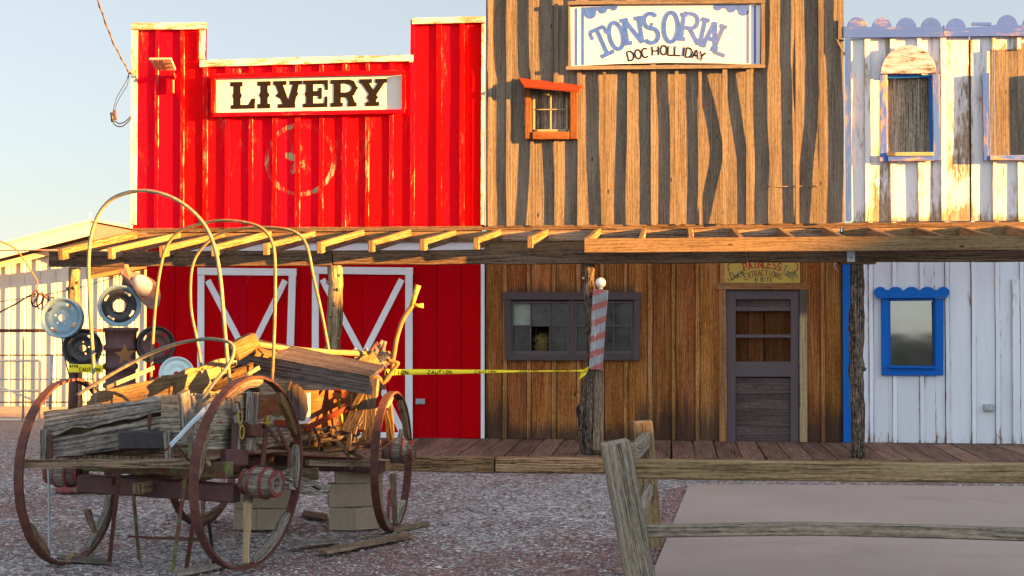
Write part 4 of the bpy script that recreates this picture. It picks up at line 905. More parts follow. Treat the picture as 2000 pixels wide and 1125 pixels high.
for (ch, x, y, h, w_, rt, I) in (('T', 1177, 83, 56, 30, -24, ia), ('O', 1204, 70, 53, 26, -13, ia), ('N', 1237, 60, 52, 29, -9, ia), ('S', 1272, 55, 58, 28, -4, ia), ('O', 1311, 53, 58, 28, 1, ia), ('R', 1349, 54, 54, 31, 6, ic), ('I', 1373, 62, 54, 20, 13, ic), ('A', 1391, 69, 52, 25, 14, ic), ('L', 1415, 79, 56, 24, 22, i_f)):
    I.glyph(ch, x, y, h, w_, rt, 7.5, 8)
ia.stroke([(1274, 44), (1273, 50), (1272, 60)], 4)
for ch, x, y, rt in (('D', 1232, 109, -14), ('O', 1246.5, 106, -11), ('C', 1260, 103.5, -8), ('H', 1280, 99.5, -3), ('O', 1296.5, 98, -1), ('L', 1311, 99, 2), ('L', 1324, 99.5, 4), ('I', 1335, 101, 7), ('D', 1346, 103, 9), ('A', 1359, 106, 11), ('Y', 1371, 110, 15)):
    ih.glyph(ch, x, y, 18, 12, rt, 3.0)
ma.build('blue_lettering', M['brushblue'], sgn); mc.build('thin_blue_lettering', M['paleblue'], sgn); mf.build('faded_lettering', M['fadeblue'], sgn); mh.build('small_lettering', M['brownink'], sgn)
# yellow sign over the door
SD = -.05
sgn = thing('sign', 'small yellow sign with red and navy lettering above the grey door', 'sign', (X(1488, 530, SD), SD, Z(552)))
mb = MB(); mb.prism([q3(x, y, SD) for x, y in ((1415, 552.5), (1563, 552.5), (1562, 506), (1415, 506))], (0, .03, 0), up=XX); mb.build('board', M['ysign'], sgn)
mr, mn, mm = MB(), MB(), MB(); ir, iN, im = Ink(mr, SD), Ink(mn, SD), Ink(mm, SD)
for i, ch in enumerate('PAINLESS'):
    t = (i - 3.5) / 3.5; ir.glyph(ch, 1489 + 33.5 * t, 515.5 + 5.5 * t * t, 14, 7.2, t * 14, 2.3, 2.2)
msc = MB(); ir = Ink(msc, SD)
ir.stroke([(1421, 510), (1426, 512), (1432, 511), (1436, 513), (1440, 511)], 2.2); ir.stroke([(1427, 512), (1422, 518), (1422, 526), (1425, 529)], 2.4); mr2 = MB(); ir = Ink(mr2, SD)
ir.stroke([(1541, 512), (1545, 511), (1552, 511), (1560, 509)], 2.2); ir.stroke([(1553, 511), (1558, 518), (1558, 525), (1555, 529)], 2.4)
for i, ch in enumerate('EXTRACTIONS'):
    t = (i - 5) / 5; im.glyph(ch, 1490 + 34 * t, 533 + 7 * t * t, 11, 5.2, t * 15, 1.3)
for ch, x, y, h, rt in (('D', 1430, 539, 15, -24), ('o', 1437.5, 538, 12, -28), ('c', 1442, 534.5, 13, -28), ("'", 1445.5, 526, 8, -10), ('s', 1448, 531, 14, -28)): iN.glyph(ch, x, y, h, h * .42, rt, 1.2)
iN.stroke([(1420, 544), (1425, 548), (1437, 540), (1451, 531)], 1.1)
for ch, x, y, h, rt in (('T', 1533, 526, 14, 20), ('o', 1539.5, 531, 12, 25), ('o', 1544.5, 533.5, 12, 25), ('t', 1549, 534, 14, 22), ('h', 1555, 538, 15, 18)): iN.glyph(ch, x, y, h, h * .42, rt, 1.2)
iN.stroke([(1530, 535), (1540, 540), (1548, 545), (1548, 549)], 1.0); iN.text('6 BITS', 1474, 545.5, 1508, 546, 8.5, 1.1)
mr.build('red_lettering', M['rink'], sgn); msc.build('scroll_ornament', M['rink'], sgn); mr2.build('scroll_ornament', M['rink'], sgn); mn.build('navy_lettering', M['nink'], sgn); mm.build('maroon_lettering', M['mink'], sgn)
# ================================================================== BOARDWALK AND PORCH
bwk = thing('boardwalk', 'plank boardwalk with thick timber edge in front of the three fronts', 'boardwalk', (0, -1.1, 0))
FY = -2.22
mb = MB(); x = X(250, 880, -1) - .5
while x < 6.6:
    w_ = random.choice((.27, .285, .29, .28)); st = []
    d0, d1 = random.uniform(-.006, .004), random.uniform(-.006, .004)
    mb.beam((x + w_/2, -.03, ZD - .02 + d0), (x + w_/2 + random.uniform(-.01, .01), FY + .05 + random.uniform(-.015, .02), ZD - .02 + d1), w_ - random.uniform(.008, .02), .04, XX, seg=4, jit=.006)
    x += w_
mb.build('planks', M['deck'], bwk, bevel=.004)
mb = MB(); edges = [250, 968, 1182, 1310, 1846, 2180]
for l, r in zip(edges[:-1], edges[1:]):
    a, b = X(l, 900, FY), X(r, 900, FY); ht = random.uniform(.175, .195)
    mb.beam((a + .008, FY - .02 + random.uniform(-.015, .015), .095), (b - .008, FY - .02 + random.uniform(-.015, .015), .095), ht, .16, UP, seg=max(4, int((b-a)*4)), jit=.02)
mb.build('edge_timber', M['kerb'], bwk, bevel=.01)
mb = MB(); mb.box(X(255, 880, -1), 6.5, FY + .1, -.04, .02, ZD - .06); mb.build('underside', M['hollow_dark'], bwk)  # near-black fill painted in for the shade under the planks
porch = thing('porch', 'open porch frame of rafters on a dark beam and tree trunk posts', 'porch', (0, -2, 0))
BY = -2.02
def beam_px(mb, l, r, Y, w_px, th, seg=20, jit=.012):
    p, q = at(*l, Y - th/2), at(*r, Y - th/2)
    mb.beam((p.x, Y, p.z), (q.x, Y, q.z), w_px, th, UP, seg=seg, jit=jit)
mb = MB(); beam_px(mb, (95, 506), (648, 504), BY, .19, .14, 16); mb.build('beam', M['beam'], porch, bevel=.006)
mb = MB(); beam_px(mb, (650, 503), (1460, 499), BY, .175, .14, 16); mb.build('beam', M['beam'], porch, bevel=.006)
mb = MB(); beam_px(mb, (1462, 500.5), (2120, 499), BY, .138, .14, 16); mb.build('beam', M['beam'], porch, bevel=.006)
# ledger boards on the wall
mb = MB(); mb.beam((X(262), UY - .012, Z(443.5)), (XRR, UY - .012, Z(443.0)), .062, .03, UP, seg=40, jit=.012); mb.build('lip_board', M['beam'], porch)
mb = MB(); mb.beam((X(262), UY - .02, Z(460)), (X(960), UY - .02, Z(460)), .14, .035, UP, seg=10, jit=.01); mb.build('ledger', M['fascia'], porch)
mb = MB(); mb.beam((X(961), UY - .02, Z(459)), (X(1640), UY - .02, Z(459)), .14, .035, UP, seg=10, jit=.01); mb.build('ledger', M['greyb'], porch)
mb = MB(); mb.beam((X(1647), UY - .02, Z(459)), (XRR, UY - .02, Z(457)), .14, .035, UP, seg=10, jit=.01); mb.build('ledger', M['fascia'], porch)
mb = MB(); mb.beam((X(949), -.04, Z(476)), (X(1640), -.04, Z(476)), .15, .03, UP, seg=8, jit=.008); mb.build('lower_ledger', M['fascia'], porch)
RY = -2.42
for i, px in enumerate((120, 214, 317, 415, 517, 625, 724, 826, 929, 1034, 1146, 1252, 1350, 1450, 1552, 1655, 1757, 1860, 1962, 2066)):
    sag = (487 - 24 * (px - 118) / 912) if px < 1040 else 464
    p = at(px, sag + 10.5, RY); z1 = Z(446) - .072 + random.uniform(-.012, .012)
    dx = random.uniform(-.02, .02)
    mb = MB()
    a = V((p.x + dx, UY - .04, z1)); b = V((p.x, RY + random.uniform(-.04, .04), p.z))
    if px > 1100: b = V((p.x, -2.40, at(px, 477, -2.40).z))
    mb.beam(a, b, .064, .14, XX, seg=10, jit=.012 if px != 929 else .03)
    mb.build('rafter', M['rafter'], porch, bevel=.006)
mb = MB(); p, q = at(1141, 479.5, -2.44), at(2130, 473, -2.44); mb.beam((p.x, -2.42, p.z), (q.x, -2.42, q.z), .165, .04, UP, seg=16, jit=.008); mb.build('fascia_board', M['fascia'], porch, bevel=.004)
# posts: tree trunks
def trunk(pts, rads, mat, lab=None, n=14):
    mb = MB(); c = []
    for i, (px, py) in enumerate(pts):
        p = at(px, py, BY + .02); c.append(V((p.x, BY + .02 + .03 * mnoise.noise(V((px, i, 0))), p.z)))
    c[-1].z = ZD + .002
    k = 9; P = spline(c, k); rr = []
    for i in range(len(P)):
        f = i / k; j = min(int(f), len(rads) - 2); rr.append((rads[j] + (rads[j+1] - rads[j]) * (f - j)) / 165.0)
    mb.tube(P, rr, n, rough=.26)
    # knots and torn bark stubs
    for q in range(7):
        i = random.randrange(3, len(P) - 3); a = random.uniform(3.3, 6.1); d = V((math.cos(a), math.sin(a), random.uniform(-.2, .3)))
        mb.tube([P[i] + d * rr[i] * .6, P[i] + d * (rr[i] * 1.05 + .012), P[i] + d * (rr[i] * 1.1 + .02)], [.035, .022, .008], 6)
    o = mb.build('post', mat, porch)
    if lab: o['label'] = lab
    return o
trunk([(654, 519), (655, 560), (654, 620), (652, 690), (650, 790), (650, 884)], [15, 15, 14.5, 14, 16, 17], M['bark_o'], 'knotty half peeled trunk post behind the wagon')
trunk([(1149, 514), (1150, 560), (1157, 640), (1160, 720), (1152, 790), (1149, 830), (1155, 887)], [11, 13, 12, 17, 22, 23, 19], M['bark'], 'dark crooked trunk post carrying the striped pole')
trunk([(1674, 515), (1674, 580), (1672, 650), (1673, 720), (1675, 800), (1676, 887)], [13, 13, 14.5, 14, 13.5, 13], M['bark'], 'straight rough barked trunk post')
trunk([(146, 523), (145, 580), (148, 700), (147, 890)], [12, 12, 13, 14], M['bark_o'], 'peeled orange trunk post at the left end')
mb = MB(); p = at(1662, 501, BY - .08); mb.box(p.x - .045, p.x + .045, BY - .085, BY - .078, p.z - .075, p.z + .06)
mb.lathe([(.02, 0), (.018, .012), (.008, .016), (0, .017)], V((p.x, BY - .085, p.z)), (0, -1, 0), 10); mb.build('bracket_plate', M['steel'], porch)
mb = MB(); p = at(1674, 514, BY); mb.box(at(1640, 514, BY).x, at(1709, 514, BY).x, BY - .10, BY + .10, p.z - .012, p.z + .012); mb.build('cap_plate', M['beam'], porch)
# barber pole plank with its ball
bp = thing('barber_pole', 'weathered plank with red and grey stripes nailed to the crooked post', 'barber pole', at(1165, 722, BY - .2))
YP = BY - .16
mb = MB(); a, b = at(1163.5, 722, YP), at(1173, 566, YP); mb.beam((a.x, YP, a.z), (b.x, YP, b.z), .155, .05, XX, seg=8, jit=.008, w1=.185); mb.build('striped_plank', M['barber'], bp, bevel=.004)
mb = MB(); p = at(1173, 552.5, YP); r = .062; mb.lathe([(0, -r)] + [(r * math.sin(R(t)), -r * math.cos(R(t))) for t in range(15, 166, 15)] + [(0, r)], V((p.x, YP, p.z)), UP, 20); mb.lathe([(.022, -.075), (.022, -.055)], V((p.x, YP, p.z)), UP, 10); mb.build('ball', M['ball'], bp)
mb = MB(); p = at(1153, 588, YP); mb.box(p.x - .02, p.x + .06, YP + .015, YP + .05, p.z - .03, p.z + .03); mb.build('bracket', M['dark'], bp)
mb = MB(); a, b = at(1172, 725, YP + .06), at(1172, 880, YP + .06); mb.beam((a.x - .01, YP + .07, a.z), (b.x - .03, YP + .07, b.z), .1, .05, XX, seg=8, jit=.012, w1=.12); mb.build('backing_plank', M['greyb'], bp, bevel=.004)
# small loose strip of cord on the wall
mb = MB(); mb.tube([q3(1631, 512, -.04), q3(1630, 520, -.05), q3(1634, 527, -.05), q3(1638, 530, -.04)], .006, 6); tag(mb.build('cord', M['hatw']), 'short white cord hanging by the blue corner trim under the beam', 'cord')
# ================================================================== WAGON
RRc, RLc, FRc = atd(487, 922, 10.08), atd(138, 920, 10.5), atd(766, 900, 12.0)
AX = V((RRc.x - RLc.x, RRc.y - RLc.y, 0)).normalized(); FW = V((-AX.y, AX.x, 0)); WO = (RRc + RLc) / 2; WO.z = 0
def wl_(x, y, z): return WO + AX * x + FW * y + UP * z
def wx(px, py, lx): return atp(px, py, WO + AX * lx, AX)       # on the wagon's lengthwise plane
def wy(px, py, ly): return atp(px, py, WO + FW * ly, FW)       # on the wagon's crosswise plane
def loc(p): d = p - WO; return d.dot(AX), d.dot(FW), p.z
wag = thing('wagon', 'wrecked old wooden wagon with rusty wheels and bare hoops standing on cinder blocks', 'wagon', WO)
def sub(name, mb, mat, par, bevel=0.0): return mb.build(name, mat, par, bevel)
def wheel(Cn, axis, rad, hub, hubscale, felloes, spokes, stubs, cam_lab=None, ty=.068, seed=1, hubmat='rust_red', rim0=0, rim1=360):
    """rim at Cn, hub where it now hangs; felloes: (from, to, material); spokes: (angle, from radius, to radius, width, material)"""
    rs = random.Random(seed); axis = axis.normalized(); e1 = (UP - axis * axis.z).normalized(); e2 = axis.cross(e1)
    def P(t, r, h=0): return Cn + (e2 * math.cos(R(t)) + e1 * math.sin(R(t))) * r + axis * h
    mb = MB(); n = 72; st = []
    full = (rim1 - rim0) >= 360
    m = n if full else int(n * (rim1 - rim0) / 360)
    for i in range(m + (0 if full else 1)):
        t = rim0 + 360 * i / n; d = (e2 * math.cos(R(t)) + e1 * math.sin(R(t)))
        st.append((P(t, rad - .008 + .003 * rs.uniform(-1, 1)), axis, d, ty, .019))
    mb.sweep(st, close=full); w_ = mb.build('wheel', M['rust'], wag)
    for (a, b, mt) in felloes:
        mb = MB(); k = max(2, int(abs(b - a) / 6)); st = []
        for i in range(k + 1):
            t = a + (b - a) * i / k; d = (e2 * math.cos(R(t)) + e1 * math.sin(R(t))); th = .062 + .012 * mnoise.noise(V((i * .8, seed, a))) - (.03 if i in (0, k) else 0)
            st.append((P(t, rad - .018 - th / 2), axis, d, .045 + .008 * mnoise.noise(V((i, seed, 3))), th))
        mb.sweep(st); mb.build('felloe', M[mt], w_)
    for (t, r0, r1, wd, mt) in spokes:
        mb = MB(); mb.beam(P(t, r0), P(t + rs.uniform(-2, 2), r1), wd, wd * .7, axis, seg=6, jit=.012, w1=wd * .6, t1=wd * .5); mb.build('spoke', M[mt], w_, bevel=.004)
    # hub: barrel with bands, ends and worn mortises
    s_ = hubscale; mb = MB()
    prof = [(r_, h_ * .82) for r_, h_ in [(.0, -.19), (.085, -.19), (.095, -.17), (.10, -.12), (.125, -.06), (.125, .06), (.105, .10), (.10, .16), (.088, .175), (.088, .19), (.055, .19), (.045, .17), (.04, .13), (0, .13)]]
    mb.lathe([(r * s_, h * s_) for r, h in prof], hub, axis, 24); h_ = mb.build('hub', M['grey'], w_)
    mb = MB()
    for (h0, h1, r) in ((-.156, -.123, .103), (-.07, -.045, .13), (.045, .066, .131), (.123, .16, .108)):
        mb.lathe([(r * s_ * .9, h0 * s_), (r * s_, h0 * s_), (r * s_, h1 * s_), (r * s_ * .68, h1 * s_)], hub, axis, 24, smooth=False, caps=False)
    mb.lathe([(.0, .10 * s_), (.02 * s_, .10 * s_), (.022 * s_, .145 * s_), (0, .148 * s_)], hub, axis, 10)
    mb.build('hub_band', M[hubmat], h_)
    for (t, l_) in stubs:
        mb = MB(); d = e2 * math.cos(R(t)) + e1 * math.sin(R(t)); mb.beam(hub + d * .10 * s_, hub + d * (.10 * s_ + l_), .05, .035, axis, seg=4, jit=.02, w1=.03, t1=.02); mb.build('spoke', M['grey'], w_, bevel=.004)
    return w_
# local sense: angle 0 points to the left-hand side of e2, 90 is up
a_in = AX
RRa = (AX * 1 + UP * -.03 + FW * -.10).normalized()
wheel(RRc, RRa, .70, wy(510, 943, -.02), .9, [(58, 100, 'greyb'), (124, 160, 'golden'), (168, 196, 'grey'), (214, 262, 'grey'), (2, 34, 'greyb')],
      [(-88, .13, .66, .062, 'pale')], [(186, .17), (172, .30), (200, .2)], seed=3)
wheel(RLc, (AX + FW * .06 + UP * .02).normalized(), .70, wy(128, 922, .02), .9, [(195, 250, 'grey'), (300, 332, 'greyb'), (262, 275, 'greyb')], [(235, .40, .67, .055, 'greyb')], [], seed=5)
wheel(FRc, (AX + FW * .12).normalized(), .60, FRc + AX * .06 + V((0, 0, .09)), .85, [(60, 85, 'greyb'), (118, 165, 'greyb'), (-78, -18, 'grey'), (225, 255, 'grey')], [(80, .12, .56, .06, 'golden'), (66, .12, .5, .05, 'golden'), (-100, .12, .55, .06, 'greyb'), (-75, .25, .55, .035, 'rust_red')], [(120, .12)], seed=8)
wheel(wl_(-.70, 1.95, .60), AX, .60, wl_(-.66, 1.95, .60), .85, [(-120, -60, 'greyb')], [(-90, .1, .55, .05, 'greyb'), (-45, .1, .55, .05, 'greyb')], [], seed=9)
# axles, bolsters, reach
mb = MB(); mb.beam(wl_(-.66, 0, .60), wl_(.66, -.02, .57), .13, .12, UP, seg=8, jit=.015); mb.build('axle', M['drum'], wag, bevel=.008)
mb = MB(); mb.beam(wl_(-.58, -.05, .76), wl_(.62, -.05, .74), .12, .12, UP, seg=10, jit=.02); mb.build('bolster', M['moss'], wag, bevel=.01)
mb = MB(); mb.beam(wl_(-.40, 2.02, .58), wl_(.98, 2.05, .56), .12, .12, UP, seg=8, jit=.015); mb.build('axle', M['drum'], wag, bevel=.008)
mb = MB(); mb.beam(wl_(-.5, 2.0, .76), wl_(.75, 2.0, .75), .14, .12, UP, seg=8, jit=.02); mb.build('bolster', M['greyb'], wag, bevel=.01)
mb = MB(); mb.beam(wl_(-.05, -.2, .60), wl_(-.05, 2.4, .60), .10, .09, XX, seg=8, jit=.015); mb.build('reach_pole', M['greyb'], wag, bevel=.008)
mb = MB(); mb.beam(wl_(.25, -.1, .63), wl_(-.02, 1.9, .63), .04, .05, XX, seg=4, jit=.01); mb.beam(wl_(-.35, -.1, .63), wl_(-.08, 1.9, .63), .04, .05, XX, seg=4, jit=.01); mb.build('hound', M['rust'], wag)
# floor
mb = MB()
for i in range(5):
    x0 = -.58 + i * .225; mb.plank(wl_(x0, -.38, .855), wl_(x0 + random.uniform(-.02, .02), 2.25, .87), wl_(x0 + .21, 2.2 + random.uniform(-.1, .1), .87), wl_(x0 + .21, -.36, .855), .03, 8, .02, .02)
mb.build('floor_board', M['greyb'], wag)
# rear end boards (crosswise)
E = -.43
mb = MB(); mb.plank(wy(86, 850, E), wy(318, 806, E), wy(316, 775, E), wy(85, 803, E), .04, 16, .03, .04); mb.build('end_board', M['grey'], wag)
mb = MB(); mb.plank(wy(97, 895, E), wy(321, 868, E), wy(317, 812, E), wy(98, 858, E), .035, 14, .014, .02); mb.build('end_board', M['grey'], wag)
mb = MB(); mb.plank(wy(312, 884, E - .03), wy(380, 882, E - .03), wy(378, 772, E - .03), wy(314, 774, E - .03), .035, 8, .012, .02); mb.build('end_board', M['greyl'], wag)
mb = MB(); mb.plank(wy(100, 894, E + .09), wy(376, 884, E + .09), wy(374, 790, E + .09), wy(100, 815, E + .09), .03, 8, .01, .02); mb.build('end_board', M['beam'], wag)  # added dark board, stands in for shade between the end boards
mb = MB(); mb.beam(wy(88, 898, E - .03), wy(88, 838, E - .03), .055, .05, AX, seg=3, jit=.01); mb.build('end_cleat', M['grey'], wag, bevel=.005)
mb = MB(); mb.beam(wy(99, 896, E - .05), wy(99, 848, E - .05), .028, .012, AX); mb.beam(wy(291, 842, E - .03), wy(293, 806, E - .03), .02, .012, AX); mb.build('iron_strap', M['rust'], wag)
mb = MB(); mb.beam(wy(233, 859, E - .14), wy(326, 858, E - .02), .125, .11, UP, seg=4, jit=.006); mb.build('timber_stub', M['dark'], wag, bevel=.008)
mb = MB(); mb.beam(wy(331, 897, E - .06), wy(328, 842, E - .06), .055, .04, AX, seg=3, jit=.01); mb.build('end_cleat', M['grey'], wag, bevel=.005)
# left side (its inner face catches the sun) and its torn upper edge
Lx = -.56
def side(pts, lx, t, mat, name='side_board', seg=14, jag=.02, je=.04):
    mb = MB(); mb.plank(*[wx(*p, lx) for p in pts], t, seg, jag, je); return mb.build(name, M[mat], wag)
side([(172, 800), (300, 790), (300, 752), (186, 772)], Lx + .05, .03, 'fascia', jag=.03)
side([(190, 792), (345, 775), (345, 733), (196, 764)], Lx + .03, .03, 'fascia', jag=.02)
side([(330, 790), (478, 768), (470, 706), (338, 737)], Lx, .03, 'fascia', jag=.02)
side([(318, 745), (455, 712), (452, 697), (322, 736)], Lx - .03, .03, 'fascia', jag=.03)
side([(398, 790), (520, 765), (500, 692), (404, 712)], Lx - .05, .03, 'grey', jag=.03)
# right side boards
Rx = .50
side([(376, 882), (566, 870), (562, 822), (376, 828)], Rx, .035, 'greyl')
side([(376, 827), (562, 821), (556, 765), (374, 768)], Rx, .035, 'greyl', jag=.015)
side([(500, 815), (560, 810), (558, 770), (502, 769)], Rx + .012, .02, 'seatpaint')
side([(588, 838), (701, 828), (700, 764), (592, 762)], Rx, .035, 'seatpaint', jag=.012)
side([(575, 868), (705, 846), (700, 832), (575, 846)], Rx + .02, .03, 'golden', jag=.03)
side([(580, 884), (712, 868), (712, 858), (580, 872)], Rx - .02, .03, 'golden', jag=.03)
# far boards seen above the right side, dark inner face of the front part
side([(520, 800), (720, 790), (700, 742), (500, 735)], -.50, .03, 'greyb', 'side_board')
# round headed end board standing on the right side
mb = MB(); pts = [(562, 808), (566, 766), (572, 753), (580, 750), (590, 757), (600, 770), (603, 800), (596, 822)]; mb.prism([wx(*p, Rx + .06) for p in pts], -AX * .03, up=UP); mb.build('round_head_board', M['seat'], wag, bevel=.004)
mb = MB(); mb.tube(spline([wx(563, 764, Rx + .08), wx(566, 752, Rx + .08), wx(570, 744, Rx + .08), wx(577, 742, Rx + .08)], 4), [.012] * 9 + [.012, .013, .014, .015], 8); mb.build('hook', M['rust_or'], wag)
# stakes and irons along the right side
def bar(pts, lx, w_, t, mat, name, seg=4, jit=.008, bevel=.003):
    mb = MB(); mb.beam(wx(*pts[0], lx), wx(*pts[1], lx), w_, t, FW, seg=seg, jit=jit); return mb.build(name, M[mat], wag, bevel)
bar(((358, 765), (367, 862)), Rx + .05, .11, .04, 'grey', 'stake'); bar(((464, 795), (461, 885)), Rx + .05, .10, .012, 'steel', 'stake'); bar(((494, 766), (488, 880)), Rx + .05, .12, .045, 'grey', 'stake')
bar(((455, 750), (458, 810)), Rx + .06, .03, .012, 'rust', 'iron_strap'); bar(((459, 826), (456, 900)), Rx + .07, .10, .012, 'drum', 'iron_strap'); bar(((522, 818), (512, 912)), Rx + .07, .07, .014, 'rust', 'iron_strap')
bar(((522, 812), (520, 832)), Rx + .08, .03, .02, 'yiron', 'iron_strap'); bar(((515, 826), (527, 826)), Rx + .085, .02, .02, 'yiron', 'iron_strap')
bar(((541, 835), (563, 878)), Rx + .06, .04, .012, 'rust', 'iron_strap'); bar(((524, 836), (546, 866)), Rx + .06, .03, .012, 'rust', 'iron_strap'); bar(((566, 875), (563, 922)), Rx + .06, .05, .012, 'rust', 'iron_strap')
bar(((484, 840), (505, 841)), Rx + .09, .09, .06, 'rust', 'stake_pocket', bevel=.006); bar(((436, 893), (480, 893)), Rx + .06, .12, .05, 'drum', 'stake_pocket', bevel=.006); bar(((536, 825), (582, 829)), Rx + .05, .05, .01, 'rust_wood', 'iron_strap')
for (x, y) in ((468, 816), (472, 844)):
    mb = MB(); c = wx(x, y, Rx + .085); mb.tube([c + FW * (.035 * math.cos(R(t))) + UP * (.05 * math.sin(R(t))) for t in range(0, 360, 30)], .008, 6, close=True); mb.build('chain_link', M['yiron'], wag)
mb = MB(); mb.tube(spline([wx(457, 800, Rx + .08), wx(459, 788, Rx + .08), wx(466, 786, Rx + .08), wx(469, 800, Rx + .08), wx(472, 850, Rx + .08), wx(476, 880, Rx + .08)], 4), .008, 6); mb.build('hook', M['rust'], wag)
for pts in (((600, 832), (603, 838), (606, 842), (604, 850), (603, 872)), ((613, 836), (620, 850), (624, 862), (621, 882))):
    mb = MB(); mb.tube(spline([wx(*p, Rx + .08) for p in pts], 4), .011, 6); mb.build('hook', M['rust'], wag)
mb = MB(); mb.tube(spline([wx(322, 880, Rx + .1), wx(343, 868, Rx + .1), wx(362, 892, Rx + .1), wx(369, 898, Rx + .1)], 4), .008, 6); mb.build('hook', M['rust'], wag)
bar(((333, 870), (400, 800)), Rx + .18, .035, .012, 'blueiron', 'brace_bar'); bar(((400, 800), (443, 770)), Rx + .14, .035, .012, 'blueiron', 'brace_bar')
bar(((596, 838), (742, 766)), Rx + .22, .045, .03, 'rust_wood', 'brace_bar', 8)
bar(((455, 826), (520, 834)), Rx + .05, .035, .01, 'rust', 'iron_strap')
# seat plank, long pole and split blocks on top
mb = MB(); mb.plank(wl_(-.62, .62, 1.40), wx(672, 752, .52), wx(676, 722, .52), wl_(-.62, .62, 1.53), .05, 12, .01, .02)
mb = MB(); P0 = atd(462, 688, 11.35); P1 = atd(722, 738, 10.9)
d0 = V((.10, .34, 0.03))
mb.plank(P0 - UP * .16, P1 - UP * .13, P1, P0, .04, 14, .008, .02); mb.build('seat_board', M['seat'], wag, bevel=.003)
mb = MB(); mb.plank(P0 + UP * .012, P1 + UP * .012, P1 + d0 * .7 + UP * .07, P0 + d0 + UP * .07, .03, 14, .015, .03); mb.build('seat_board', M['seat'], wag, bevel=.003)
mb = MB(); a, b = atd(452, 690, 11.0), atd(500, 662, 11.15); mb.beam(a, b, .155, .10, UP, seg=4, jit=.01, w1=.13); mb.build('split_block', M['golden'], wag, bevel=.02)
mb = MB(); a, b = atd(681, 739, 11.35), atd(718, 697, 11.5); mb.beam(a, b, .15, .09, UP, seg=4, jit=.012, w1=.1); mb.build('split_block', M['golden'], wag, bevel=.02)
mb = MB(); a, b = atd(694, 735, 11.45), atd(733, 698, 11.6); mb.beam(a, b, .15, .06, UP, seg=4, jit=.03); mb.build('split_block', M['golden'], wag, bevel=.01)
mb = MB(); mb.tube(spline([atd(500, 672, 11.2), atd(560, 681, 11.5), atd(640, 687, 11.9), atd(716, 691, 12.2), atd(760, 690, 12.4)], 5), .024, 8, rough=.2); mb.build('pole', M['fascia'], wag)
mb = MB(); mb.plank(atd(500, 690, 11.1), atd(560, 700, 11.4), atd(555, 692, 11.4), atd(498, 677, 11.2), .03, 6, .01, .05); mb.build('splinter', M['golden'], wag)
# warm boards seen through the rear hoop (front left inside)
mb = MB(); mb.plank(atd(415, 766, 10.9), atd(500, 737, 11.3), atd(500, 706, 11.3), atd(420, 742, 10.9), .03, 8, .015, .05); mb.build('side_board', M['golden'], wag)
mb = MB(); mb.plank(atd(452, 716, 11.2), atd(496, 706, 11.5), atd(497, 715, 11.5), atd(452, 730, 11.2), .03, 6, .01, .03); mb.build('side_board', M['golden'], wag)
mb = MB(); mb.beam(atd(480, 733, 10.9), atd(506, 718, 11.0), .03, .02, UP, seg=4, jit=.01); mb.build('splinter', M['pale'], wag)
# front end: broken boards, splinters and stakes
for (a, b, w_, t, mt) in (((682, 845), (716, 748), .12, .03, 'greyb'), ((705, 840), (712, 760), .07, .03, 'greyb'), ((735, 850), (712, 752), .05, .05, 'greyb'), ((720, 860), (726, 740), .12, .05, 'beam'), ((690, 800), (720, 740), .05, .03, 'golden'), ((612, 862), (700, 846), .07, .03, 'greyb'), ((600, 846), (690, 858), .05, .03, 'beam'), ((630, 880), (735, 868), .08, .04, 'beam'), ((740, 870), (722, 770), .04, .04, 'greyb'), ((640, 838), (655, 872), .04, .02, 'beam'), ((655, 855), (672, 838), .05, .03, 'greyb'), ((660, 765), (676, 750), .08, .03, 'rust_wood'), ((697, 830), (720, 790), .06, .02, 'greyb'), ((680, 880), (690, 770), .03, .02, 'greyb')):
    mb = MB(); mb.beam(atd(*a, 11.8), atd(*b, 11.9), w_, t, AX, seg=5, jit=.03); mb.build('splinter', M[mt], wag)
rs = random.Random(11); mb = MB()
for i in range(9):
    px, py = rs.uniform(612, 735), rs.uniform(836, 900); d = V((rs.gauss(0, 1), rs.gauss(0, .5), rs.gauss(0, .6))).normalized() * rs.uniform(.05, .2); c = atd(px, py, 11.6 + rs.uniform(-.1, .5)); mb.beam(c - d, c + d, rs.uniform(.01, .035), .012, None, seg=3, jit=.012)
mb.build('splintered_wood', M['greyb'], wag)
mb = MB()
for i in range(30):
    c = atd(rs.uniform(700, 748), rs.uniform(688, 715), 12.2); d = V((rs.gauss(.6, .3), rs.gauss(0, .3), rs.gauss(.1, .3))).normalized() * rs.uniform(.05, .14); mb.beam(c - d, c + d, rs.uniform(.01, .03), .012, None, seg=3, jit=.012)
mb.build('splintered_wood', M['grey'], wag)
# brake lever with yellow handle, bent irons
mb = MB(); D = 12.1
mb.tube(spline([atd(660, 860, D), atd(754, 745, D), atd(768, 700, D), atd(775, 660, D), atd(788, 622, D), atd(806, 596, D)], 5)[5:], .020, 8); lv = mb.build('brake_lever', M['rust_or'], wag)
mb = MB(); mb.tube([atd(804, 598, D), atd(810, 578, D), atd(817, 557, D)], [.022, .022, .026], 8); mb.tube([atd(805, 594, D), atd(816, 597, D), atd(827, 597, D)], [.018, .016, .022], 8); mb.build('handle', M['yiron'], lv)
mb = MB(); mb.tube(spline([atd(725, 736, D - .1), atd(740, 738, D - .1), atd(748, 748, D - .1), atd(760, 732, D - .1), atd(776, 712, D - .1), atd(774, 708, D - .1), atd(758, 704, D - .1)], 5), .017, 8); mb.build('hook', M['rust_or'], wag)
mb = MB(); mb.tube(spline([atd(724, 735, D), atd(725, 750, D), atd(722, 765, D), atd(727, 770, D), atd(731, 760, D), atd(729, 735, D)], 4), .011, 6); mb.build('hook', M['rust_or'], wag)
